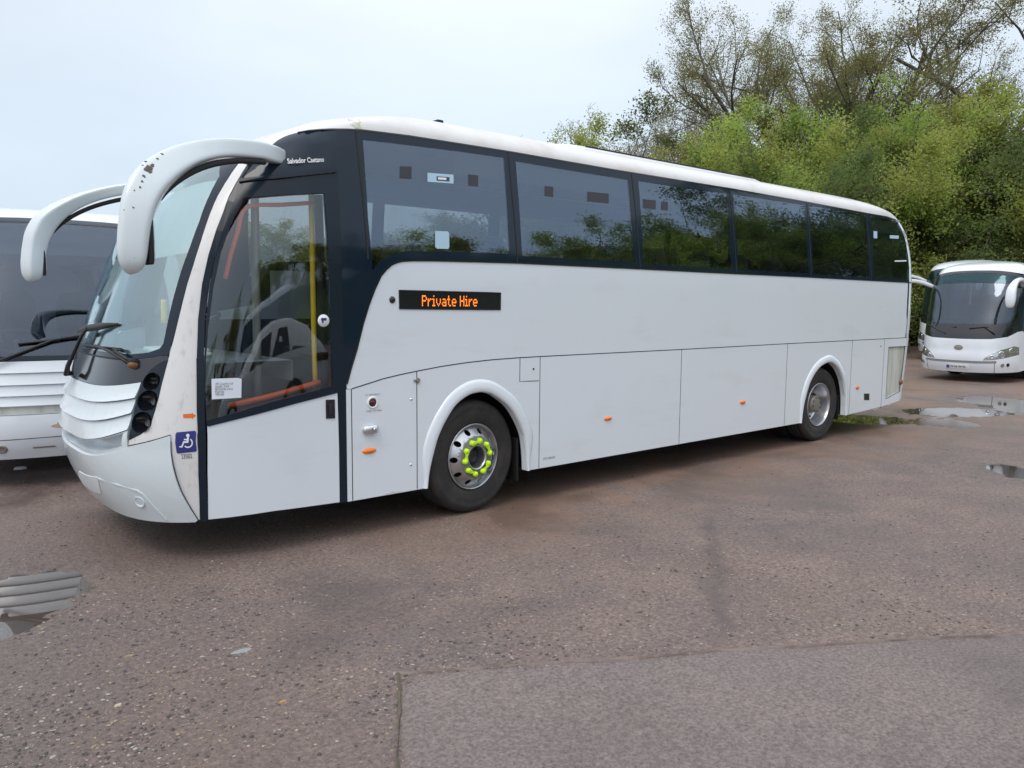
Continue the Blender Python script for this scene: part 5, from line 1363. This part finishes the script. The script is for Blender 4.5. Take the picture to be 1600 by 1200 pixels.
def common(Bo, root, L, zroof, zbelt, zg, paint, wx, far=True, wins_n=6, win_x0=1.9, znose=None, glass='dark_screen'):
    r = roof_loft(Bo, list(np.linspace(1.7, L-.25, 26)), zg, znose, paint, root)
    for fn, nm in ((Bo.side, ''), (Bo.far, '')):
        arches = []
        for x in wx: arches += [(x+.62*math.cos(t), .5+.62*math.sin(t)) for t in np.linspace(PI, 0, 14)]
        low = [(Bo.xc*.99, .32)]+[q for q in arches if q[1] > .33]+[(L-.06, .36), (L-.06, zbelt), (Bo.xc*.99, zbelt)]
        patch('side_panel', low, fn, paint, root, 0, .03, .4, .4)
        ws_ = []; wl = (L-.5-win_x0)/wins_n
        for k in range(wins_n): ws_.append([(win_x0+k*wl+.05, zbelt+.05), (win_x0+(k+1)*wl-.05, zbelt+.05), (win_x0+(k+1)*wl-.05, zg-.05), (win_x0+k*wl+.05, zg-.05)])
        patch('window_surround', [[(Bo.xc*.99, zbelt), (L-.06, zbelt), (L-.06, zg), (Bo.xc*.99, zg)]]+ws_, fn, 'frit_black', root, 0, .02, .4, .3)
        for w_ in ws_: patch('side_window', w_, fn, glass, root, 0, .006, .6, .4)
    vs = []; zl = np.linspace(.36, Bo.H-.02, 22); na = 17
    for k in range(na):
        for z in zl: vs.append(Bo.tail(PI*k/(na-1), z))
    mb = MB(); mb.add(vs, [(i*22+j, (i+1)*22+j, (i+1)*22+j+1, i*22+j+1) for i in range(na-1) for j in range(21)], True); mb.build('rear_panel', paint, root)
    for x in wx:
        for y, rz in ((.06, 0), (2*Bo.hw0-.06, PI)):
            w_ = empty('wheel', (x, y, .5), rz); w_.parent = root
            m_ = MB(); m_.lathe(tyre_prof(.5, .29, .3, 0), (0, 0, 0), 40); m_.build('tyre', 'tyre', w_)
            m_ = MB(); m_.lathe([(0, .03), (.1, .03), (.12, .06), (.25, .09), (.28, .03), (.29, .01), (.30, .03)], (0, 0, 0), 36); m_.build('rim', 'alu', w_)
    mb = MB(); mb.box((.4, .3, .42), (L-.3, 2*Bo.hw0-.3, 1.0)); mb.box((1.2, .1, .95), (L-.3, 2*Bo.hw0-.1, 1.05)); mb.build('chassis', 'under', root)
    # seat rows, dashboard
    for k in range(5):
        for ys in (.38, .82, 1.66, 2.1):
            s_ = seat.copy(); C.objects.link(s_); s_.parent = root; s_.location = (2.4+k*.9, ys, 1.05)
    mb = MB(); mb.box((.25, .3, .95), (.8, 2*Bo.hw0-.3, 1.3), .05); mb.build('dashboard', 'cab_grey', root)
GAn = sorted(set([round(PI*k/40, 4) for k in range(41)]+[PI/2-.02, PI/2+.02, PI/2-.006, PI/2+.006]))

# ---- white coach at the left edge, nose on
BL = Body([(.05, -.20), (.33, -.30), (.55, -.37), (.85, -.40), (1.1, -.385), (1.43, -.33), (1.8, -.22), (2.2, -.05), (2.6, .18), (2.9, .45), (3.08, .68), (3.18, .92), (3.26, 1.3), (3.31, 1.9)],
          [(.05, 11.2), (2.5, 11.3), (3.0, 11.1), (3.2, 10.7), (3.31, 10)], hw=1.25, xc=1.3, p=5, q=3.2, H=3.32, z1=3.02, lean=.09)
lc = empty('coach'); tag(lc, 'white coach with slatted nose at the left edge, half hidden behind the big coach', 'coach')
NL = BL.nose
znl = lambda a: 3.02+.08*math.sin(a)**3
common(BL, lc, 11.2, 3.3, 1.75, 2.95, 'paint', (2.5, 8.4), znose=znl)
wl_o = [(.55, 1.43), (PI/2, 1.40)]
scr_out = [(.80, 1.43), (PI/2, 1.43), (PI-.80, 1.43)]+[(PI-.80-.015*k, 1.43+(znl(.6)-1.43)*k/6) for k in range(1, 6)]+[(PI-.90, znl(.90)), (PI/2+.4, znl(PI/2+.4)), (PI/2, znl(PI/2)), (PI/2-.4, znl(PI/2-.4)), (.90, znl(.90))]+[(.80+.015*k, 1.43+(znl(.6)-1.43)*k/6) for k in range(5, 0, -1)]
cz_ = 2.2
scr_in = [(PI/2+(a-PI/2)*.93, cz_+(z-cz_)*.93) for a, z in scr_out]
w_ = patch('windscreen', scr_in, NL, 'dark_screen', lc, 0, .008, us=GAn, gv=.1); patch('windscreen_border', [scr_out, scr_in], NL, 'frit_black', w_, .002, .012, us=GAn, gv=.1)
corn = [(.0, .34), (.32, .34), (.36, .84), (.42, 1.2), (.50, 1.43), (.80, 1.43)]+[(.80+.015*k, 1.43+(znl(.6)-1.43)*k/6) for k in range(1, 6)]+[(.90, znl(.90)), (.6, znl(.6)), (.3, znl(.3)), (0, znl(0))]
patch('corner_panel', corn, NL, 'paint', lc, 0, .02, us=GAn, gv=.12); patch('corner_panel', mir(corn), NL, 'paint', lc, 0, .02, us=GAn, gv=.12)
def strip(Bo, a0, z0, z1, a1=None): a1 = a0 if a1 is None else a1; return [(a0, z0), (PI/2, z0), (PI-a0, z0), (PI-a1, z1), (PI/2, z1), (a1, z1)]
lv = [1.43, 1.295, 1.165, 1.045, .935]
gra = ap(BL, .42, 1.0)
gl_ = empty('grille'); gl_.parent = lc
for i in range(4):
    def lo(a, z, zt=lv[i], zl=lv[i+1]): t = (zt-z)/(zt-zl); return .001+.020*t*t
    a0 = .5 if i < 2 else gra
    patch('louvre', strip(BL, a0, lv[i]-.004, lv[i+1]+.004), NL, 'paint', gl_, lo, .025, us=GAn, gv=.03)
patch('grille_backing', strip(BL, .34, .84, 1.42), NL, 'paint', gl_, -.012, .01, us=GAn, gv=.1)
patch('air_intake', strip(BL, gra+.04, .925, .85), NL, 'dirty_paint', gl_, -.008, .003, us=GAn, gv=.1)
patch('grille_side', [(.34, .84), (gra-.01, .84), (gra-.01, 1.16), (.4, 1.16)], NL, 'paint', gl_, .012, .02, us=GAn, gv=.1)
patch('grille_side', mir([(.34, .84), (gra-.01, .84), (gra-.01, 1.16), (.4, 1.16)]), NL, 'paint', gl_, .012, .02, us=GAn, gv=.1)
bmp = patch('bumper', strip(BL, .32, .34, .835, .36), NL, 'paint', lc, lambda a, z: .015+.02*math.sin(PI*max(0, min(1, (z-.34)/.5))), .05, us=GAn, gv=.05)
b_ = MB(); ribbon(b_, [(a, .585-.03*abs(a-PI/2)) for a in np.linspace(.4, PI-.4, 20)], lambda a, z: NL(a, z)+nrm(NL, a, z)*.03, .008, .007); b_.build('bumper_seam', 'seam', bmp)
for yy in (1.93, .57):
    a = ap(BL, yy, .47); P = NL(a, .47); n = nrm(NL, a, .47); disc('fog_lamp', P+n*.03, n, .05, 'hub_grey', bmp, [(0, -.008), (.028, -.004), (.036, -.012), (.05, -.004), (.053, .006)])
a = ap(BL, 1.60, .47); patch('slot', [(a-.06, .462), (a+.04, .462), (a+.05, .47), (a+.04, .480), (a-.06, .480), (a-.07, .47)], lambda a, z: NL(a, z)+nrm(NL, a, z)*.03, 'hub_grey', bmp, .004, .01, 1, 1)
def blobp(fn, c, ru, rv, seed):
    return blot('x', fn, c, ru, rv, None, seed)
mat('primer', (.55, .43, .37), .7)
a = ap(BL, 1.32, .70); patch('paint_scrape', blobp(NL, (a, .70), .05, .05, 4), lambda a, z: NL(a, z)+nrm(NL, a, z)*.028, 'primer', bmp, .004, .004, us=GAn, gv=.03)
# wiper
pa, pb, pc_ = NL(ap(BL, 2.0, 1.40), 1.40), NL(ap(BL, 1.45, 1.66), 1.66), NL(ap(BL, 1.2, 1.70), 1.70)
wl_ = MB(); o3 = Vector((-.06, 0, 0)); wl_.tube([pa+o3*.6, pa+o3, pb+o3, pc_+o3*.8], [.022, .016, .013, .012], 8); wl_ = wl_.build('wiper', 'wiper', lc)
m_ = MB(); q1, q2 = NL(ap(BL, 1.75, 1.62), 1.62), NL(ap(BL, .75, 1.73), 1.73); m_.sweep([q1+o3*.5, pb+o3*.6, q2+o3*.5], [(.02, .012)]*3, ref=(-1, 0, 0), n=8); m_.build('wiper_blade', 'wiper', wl_)
m_ = MB(); m_.lathe([(0, -.03), (.03, -.028), (.035, 0)], (0, 0, 0), 14); q = m_.build('wiper_pivot', 'cab_dark', wl_); q.data.transform(Matrix.Translation(pa+Vector((-.03, 0, 0)))@Matrix.Rotation(-PI/2, 4, 'Z'))
m_ = MB(); n = 24; c_ = Vector((.45, 1.75, 1.62)); ax = Vector((-.55, 0, .83)).normalized(); y_ = ax.cross(Vector((0, 1, 0)))
m_.tube([c_+Vector((0, 1, 0))*.23*math.cos(2*PI*k/n)+y_*.23*math.sin(2*PI*k/n) for k in range(n+1)], .014, 6, False); m_.tube([c_, c_-ax*.3], .03, 6); m_.build('steering_wheel', 'cab_grey', lc)
m_ = MB(); m_.box((.75, .3, 2.66), (.78, 2.2, 2.98)); m_.build('sun_blind', 'cab_light', lc)
def park(root, tip_px, zt, Bo, ang, dz=0, dist_shift=0):
    P = gp(tip_px[0], tip_px[1], zt+dz); f = Bo.xf(zt); c, s = math.cos(ang), math.sin(ang)
    root.rotation_euler = (0, 0, ang); root.location = (P.x-(c*f-s*Bo.hw0), P.y-(s*f+c*Bo.hw0), dz)
park(lc, (126, 708), .306, BL, math.radians(83), 0)
lc.scale = (1, 1, .9)

# ---- white coach at the right, nose towards the camera
BR = Body([(.05, -.22), (.26, -.30), (.5, -.36), (.8, -.38), (1.1, -.36), (1.4, -.28), (1.8, -.12), (2.2, .04), (2.6, .24), (2.78, .38), (2.9, .55), (3.0, .85), (3.08, 1.3)],
          [(.05, 8.7), (2.4, 8.8), (2.9, 8.5), (3.08, 8.0)], hw=1.15, xc=1.3, p=3.6, q=3.0, H=3.09, z1=2.75, lean=.10)
rc = empty('coach'); tag(rc, 'white coach with YF16 number plate facing the camera at the right edge', 'coach')
NR = BR.nose; znr = lambda a: 2.70+.12*math.sin(a)**2
common(BR, rc, 8.7, 3.1, 1.5, 2.65, 'paint', (2.2, 6.6), znose=znr, wins_n=5, win_x0=1.9)
so = [(.42, 1.28), (.7, 1.16), (1.1, 1.10), (PI/2, 1.085)]; so = so+[(PI-a, z) for a, z in so[::-1][1:]]
tp_ = [(PI-.50, 2.68), (PI-.8, znr(.8)), (PI-1.2, znr(1.2)), (PI/2, znr(PI/2)), (1.2, znr(1.2)), (.8, znr(.8)), (.50, 2.68)]
s_out = so+tp_
s_in = [(.48, 1.56), (.8, 1.50), (1.2, 1.47), (PI/2, 1.46), (PI-1.2, 1.47), (PI-.8, 1.50), (PI-.48, 1.56), (PI-.54, 2.45)]+[(PI-.56, 2.46), (PI/2, 2.50), (.56, 2.46), (.54, 2.45)]
s_tint = [(.545, 2.455), (.56, 2.465), (PI/2, 2.505), (PI-.56, 2.465), (PI-.545, 2.455), (PI-.56, 2.62), (PI-.9, 2.70), (PI/2, 2.76), (.9, 2.70), (.56, 2.62)]
w_ = patch('windscreen', s_in, NR, 'dark_screen', rc, 0, .008, us=GAn, gv=.1)
patch('sun_strip', s_tint, NR, 'tint_screen', w_, 0, .008, us=GAn, gv=.1)
patch('windscreen_border', [s_out, s_in, s_tint], NR, 'gloss_black', w_, .002, .014, us=GAn, gv=.08)
crn = [(0, .30), (.30, .28), (.36, .6), (.38, 1.0), (.42, 1.28), (.46, 1.8), (.50, 2.68), (.25, znr(.25)), (0, znr(0))]
def door_black(q): return q
cl_ = [(0, .32), (.0, 1.15), (.25, 1.30), (.42, 1.28), (.36, .6), (.30, .28)]
patch('corner_panel', [(a, z) for a, z in cl_], NR, 'paint', rc, 0, .02, us=GAn, gv=.12)
patch('door', [(0.0, 1.16), (.25, 1.31), (.42, 1.285), (.46, 1.8), (.50, 2.68), (.25, znr(.25)), (0, znr(0))], NR, 'frit_black', rc, 0, .02, us=GAn, gv=.12)
patch('corner_panel', mir(crn), NR, 'paint', rc, 0, .02, us=GAn, gv=.12)
fr = [(.30, .28), (PI/2, .25), (PI-.30, .28), (PI-.42, 1.27)]+so[::-1]
bo_ = lambda a, z: .005+.03*math.sin(PI*max(0, min(1, (z-.26)/.55)))
NRb = lambda a, z: NR(a, z)+nrm(NR, a, z)*bo_(a, z)
front = patch('front_panel', fr[:3]+[(PI-.42, 1.27)]+so[::-1][1:], NR, 'paint', rc, bo_, .04, us=GAn, gv=.06)
def hl(m_):
    s_ = lambda q: mir(q) if m_ else q
    h = patch('headlight', s_([(ap(BR, y, z), z) for y, z in ((.04, .72), (.16, .66), (.38, .595), (.60, .575), (.56, .64), (.44, .74), (.27, .84), (.09, .93), (.04, .90))]), NRb, 'lens', rc, .003, .02, us=GAn, gv=.06)
    for c, r in (((ap(BR, .12, .81), .81), .07), ((ap(BR, .27, .74), .74), .065), ((ap(BR, .43, .66), .66), .05)):
        c = (PI-c[0], c[1]) if m_ else c; P = NRb(*c); n = nrm(NR, *c); disc('lamp', P+n*.006, n, r, 'chrome', h, [(0, .004), (r*.6, .0), (r, -.008), (r*1.05, .004)], 18)
    for i, c in enumerate(((.66, .47), (.80, .46))):
        c = (PI-c[0], c[1]) if m_ else c; P = NRb(*c); n = nrm(NR, *c); disc('fog_lamp', P+n*.002, n, .045, 'hub_dark' if i == 0 else 'hub_grey', rc, [(0, -.004), (.03, -.004), (.04, -.01), (.047, .003)], 18)
hl(False); hl(True)
b_ = MB(); ribbon(b_, [(a, .575-.05*math.sin(a)**2+.0) for a in np.linspace(.95, PI-.95, 20)], NRb, .055, .006); b_.build('nose_trim', 'cab_grey', rc)
b_ = MB(); ribbon(b_, [(.99, .53), (.99, .27)], NRb, .012, .003); b_.build('bumper_seam', 'seam', rc)
b_ = MB(); ribbon(b_, [(PI-.99, .53), (PI-.99, .27)], NRb, .012, .003); b_.build('bumper_seam', 'seam', rc)
P = NRb(PI/2, .87); disc('badge', P+Vector((-.006, 0, 0)), Vector((-1, 0, .05)).normalized(), .1, 'hub_grey', rc, [(0, -.012), (.06, -.01), (.075, -.004), (.08, -.012), (.1, -.006), (.105, .004)], 32, (1, .62))
pw = patch('number_plate', [(PI/2+.0, .33), (PI/2+.0, .33)] if False else [(ap(BR, .89, .40), .34), (ap(BR, 1.41, .40), .34), (ap(BR, 1.41, .40), .45), (ap(BR, .89, .40), .45)], NRb, 'white', rc, .008, .012, us=GAn, gv=.1)
# plate text laid on its flat face
v, f = text_geo('YF16 WYL', .085, True); xm = max(q[0] for q in v); x0_ = NRb(PI/2, .40).x-.0115
mobj('plate_text', [(x0_-.002, 1.32-q[0]*(.37/xm), .362+q[1]) for q in v], f, 'ink', pw, False)
m_ = MB(); m_.box((x0_-.002, 1.34, .345), (x0_+.01, 1.405, .445)); m_.build('plate_band', 'sign_blue', pw)
# mirror arms with drooping heads
for far_ in (False, True):
    pts = [(.55, .10, 2.42), (.30, .02, 2.52), (-.05, -.02, 2.56), (-.40, -.03, 2.50), (-.62, -.02, 2.32), (-.68, -.02, 2.08), (-.67, -.02, 1.92), (-.66, -.02, 1.88)]
    if far_: pts = [(x, 2*BR.hw0-y+.10*k, z) for k, (x, y, z) in enumerate(pts)]
    m_ = MB(); m_.sweep(crom(pts, 4), [tuple(v)[:2] for v in crom([(.04, .045, 0), (.045, .05, 0), (.05, .05, 0), (.06, .055, 0), (.10, .07, 0), (.11, .075, 0), (.08, .06, 0), (.03, .02, 0)], 4)], ref=(0, 1, 0), n=18, ex=3); m_.build('wing_mirror', 'paint', rc)
for q in (((1.75, 1.22), (2.25, 1.40), (1.95, 1.42)), ((1.75-.75, 1.22), (1.25, 1.40), (.9, 1.38))):
    p0, p1, p2 = [NR(*t) for t in q]; o3 = Vector((-.05, 0, 0)); m_ = MB(); m_.tube([p0+o3, p1+o3], .014, 6); wo2 = m_.build('wiper', 'wiper', rc)
    m_ = MB(); m_.tube([NR(min(q[1][0], q[2][0])-.35, q[1][1]-.02)+o3*.5, p1+o3*.7, NR(max(q[1][0], q[2][0])+.25, q[1][1]-.05)+o3*.5], .012, 6); m_.build('wiper_blade', 'wiper', wo2)
m_ = MB(); m_.box((.85, 1.05, 3.0), (1.0, 1.3, 3.09), .02); m_.box((.86, .35, 2.88), (.92, .5, 2.93), .01)
m_ = MB(); m_.box((.40, 1.2, 1.95), (.43, 1.24, 2.45)); m_.build('screen_pillar', 'cab_light', rc)
park(rc, (1497, 580), .26, BR, math.radians(1), 0)
# ---- third coach, behind and to the left of it: only roof edge, dark screen and a mirror arm show
tcx = copy_tree(rc); tag(tcx, 'white coach mostly hidden between the big coach and the right hand coach', 'coach')
c, s = math.cos(math.radians(9)), math.sin(math.radians(9))
def drop(root, names):
    for o in [o for o in root.children if o.name.startswith(names)]:
        for c_ in list(o.children): bpy.data.objects.remove(c_)
        bpy.data.objects.remove(o)
drop(tcx, ('number_plate', 'badge'))
P = at(1518, 27); tcx.location = (P.x, P.y-.6, .0); tcx.rotation_euler = (0, 0, math.radians(5)); tcx.scale = (1.1, 1.1, 1.15)

# ================================================================== WHAT THE GLASS MIRRORS (behind the photographer)
def place_m(proto, px, dist, top, H0, label, cat, group, wide=1):
    o = copy_tree(proto); P = at(px, dist); h = top_h(top, dist); s_ = h/H0
    o.location = (P.x, -P.y, -.05); o.scale = (s_*wide, s_*wide, s_); o.rotation_euler = (0, 0, rnd.uniform(0, 6.28)); tag(o, label, cat, group)
ORD = ('first', 'second', 'third', 'fourth', 'fifth', 'sixth', 'seventh', 'eighth', 'ninth', 'tenth', 'eleventh', 'twelfth', 'thirteenth', 'fourteenth', 'fifteenth', 'sixteenth')
for i, (x, h) in enumerate(((-12, 6), (-4, 7), (4, 8), (12, 10), (20, 12), (27, 12.5), (34, 13.2), (41, 13.8), (48, 15.5), (55, 18), (61, 21), (67, 24), (74, 25), (81, 25), (88, 25), (96, 25))):
    o = copy_tree((g1, g2, g1, g1)[i % 4] if x < 50 else (g4, g1)[i % 2]); s_ = h/9; w_ = s_*(1.35 if x < 50 else 1.05); o.location = (x, -36-(i % 3)*1.5, -.1); o.scale = (w_, w_, s_); o.rotation_euler = (0, 0, rnd.uniform(0, 6.28))
    tag(o, 'tree mirrored in the side windows, '+ORD[i]+' from the left', 'tree', 'trees mirrored in the coach windows')
mat('grass', (.05, .085, .022), .9, var=((.6, .6, .6), (.08, .11, .03), .4, .6))
vs = []; n = 60
for i in range(n+1):
    px = 250+i*1250/n
    for d, hh in ((34, -.3), (40, 2.2), (52, 3.4)):
        P = at(px, d); vs.append((P.x, -P.y, hh))
tag(mobj('hill', vs, [(i*3+j, (i+1)*3+j, (i+1)*3+j+1, i*3+j+1) for i in range(n) for j in range(2)], 'grass'), None, None, kind='structure')
mc = copy_tree(rc); tag(mc, 'white coach mirrored in the door glass, beyond the reflected car', 'coach'); P = at(452, 27); mc.location = (P.x-1, -P.y-2, 0); mc.rotation_euler = (0, 0, math.radians(200))
drop(mc, ('number_plate', 'wing_mirror', 'wiper'))
# silver hatchback reflected in the door glass
car = empty('car', (-.35, -7.3, 0), 0); car.scale = (1.04, 1.04, 1.10); tag(car, 'white hatchback reflected in the lower door glass', 'car')
mat('silver', (.78, .79, .80), .25, coat=.8)
st_ = [(0, .30, .52, .60, .62), (.12, .22, .70, .80, .80), (.9, .20, .92, .98, .88), (1.15, .20, .95, 1.02, .90), (1.9, .20, .98, 1.50, .91), (2.5, .20, .99, 1.60, .91), (3.3, .22, 1.02, 1.56, .90), (3.9, .25, 1.06, 1.40, .89), (4.2, .32, 1.08, 1.16, .86), (4.38, .42, .95, .98, .80)]
def car_sec(q):
    x, zb, zm, zt, hw_ = q; tw = hw_*(.96 if zt-zm < .2 else .76)
    return [(x, -hw_*.9, zb), (x, -hw_, zb+.15), (x, -hw_*1.0, (zb+zm)/2), (x, -hw_*.985, zm), (x, -tw, zt-.05), (x, -tw*.85, zt), (x, 0, zt+.02), (x, tw*.85, zt), (x, tw, zt-.05), (x, hw_*.985, zm), (x, hw_, (zb+zm)/2), (x, hw_, zb+.15), (x, hw_*.9, zb)]
m_ = MB(); ks = 13; vs = [v for q in st_ for v in car_sec(q)]
m_.add(vs, [(i*ks+j, i*ks+(j+1) % ks, (i+1)*ks+(j+1) % ks, (i+1)*ks+j) for i in range(len(st_)-1) for j in range(ks)]+[tuple(range(ks)), tuple((len(st_)-1)*ks+j for j in range(ks))], True)
cb_ = m_.build('body', 'silver', car)
def car_q(x0_, x1_, s, t0=.12, t1=.86):
    i0 = lambda x: [np.interp(x, [q[0] for q in st_], [q[k] for q in st_]) for k in range(1, 5)]
    out = []
    for x, t in ((x0_, t0), (x1_, t0), (x1_-.12 if x1_ > 3 else x1_, t1), (x0_+.25, t1)):
        zb, zm, zt, h_ = i0(x); tw = h_*.76; out.append((x, s*((h_*.985)*(1-t)+tw*t+.008), zm*(1-t)+(zt-.05)*t))
    return out
for s in (-1, 1):
    for a_, b_ in ((1.55, 2.45), (2.52, 3.25), (3.3, 3.75)):
        q = car_q(a_, b_, s); m_ = MB(); m_.add(q+[(x, y*.985, z) for x, y, z in q], [(0, 1, 2, 3), (4, 5, 6, 7), (0, 1, 5, 4), (1, 2, 6, 5), (2, 3, 7, 6), (3, 0, 4, 7)]); m_.build('side_window', 'gloss_black', car)
    m_ = MB(); m_.box((4.05, s*.86-.06, .86), (4.34, s*.86+.04, .98), .03); m_.build('tail_light', 'red_plastic', car)
    for x in (.85, 3.45):
        w_ = empty('wheel', (x, s*.93, .33), 0 if s < 0 else PI); w_.parent = car
        m_ = MB(); m_.lathe(tyre_prof(.33, .22, .3, 0), (0, 0, 0), 32); m_.build('tyre', 'tyre', w_); m_ = MB(); m_.lathe([(0, .02), (.18, .02), (.22, .04)], (0, 0, 0), 20); m_.build('rim', 'alu', w_)
m_ = MB(); q = [(3.93, -.62, 1.40), (3.93, .62, 1.40), (4.215, .72, 1.17), (4.215, -.72, 1.17)]; m_.add([(x+.015, y, z+.01) for x, y, z in q]+[(x-.02, y, z-.02) for x, y, z in q], [(0, 1, 2, 3), (4, 5, 6, 7), (0, 1, 5, 4), (1, 2, 6, 5), (2, 3, 7, 6), (3, 0, 4, 7)]); m_.build('rear_window', 'gloss_black', car)
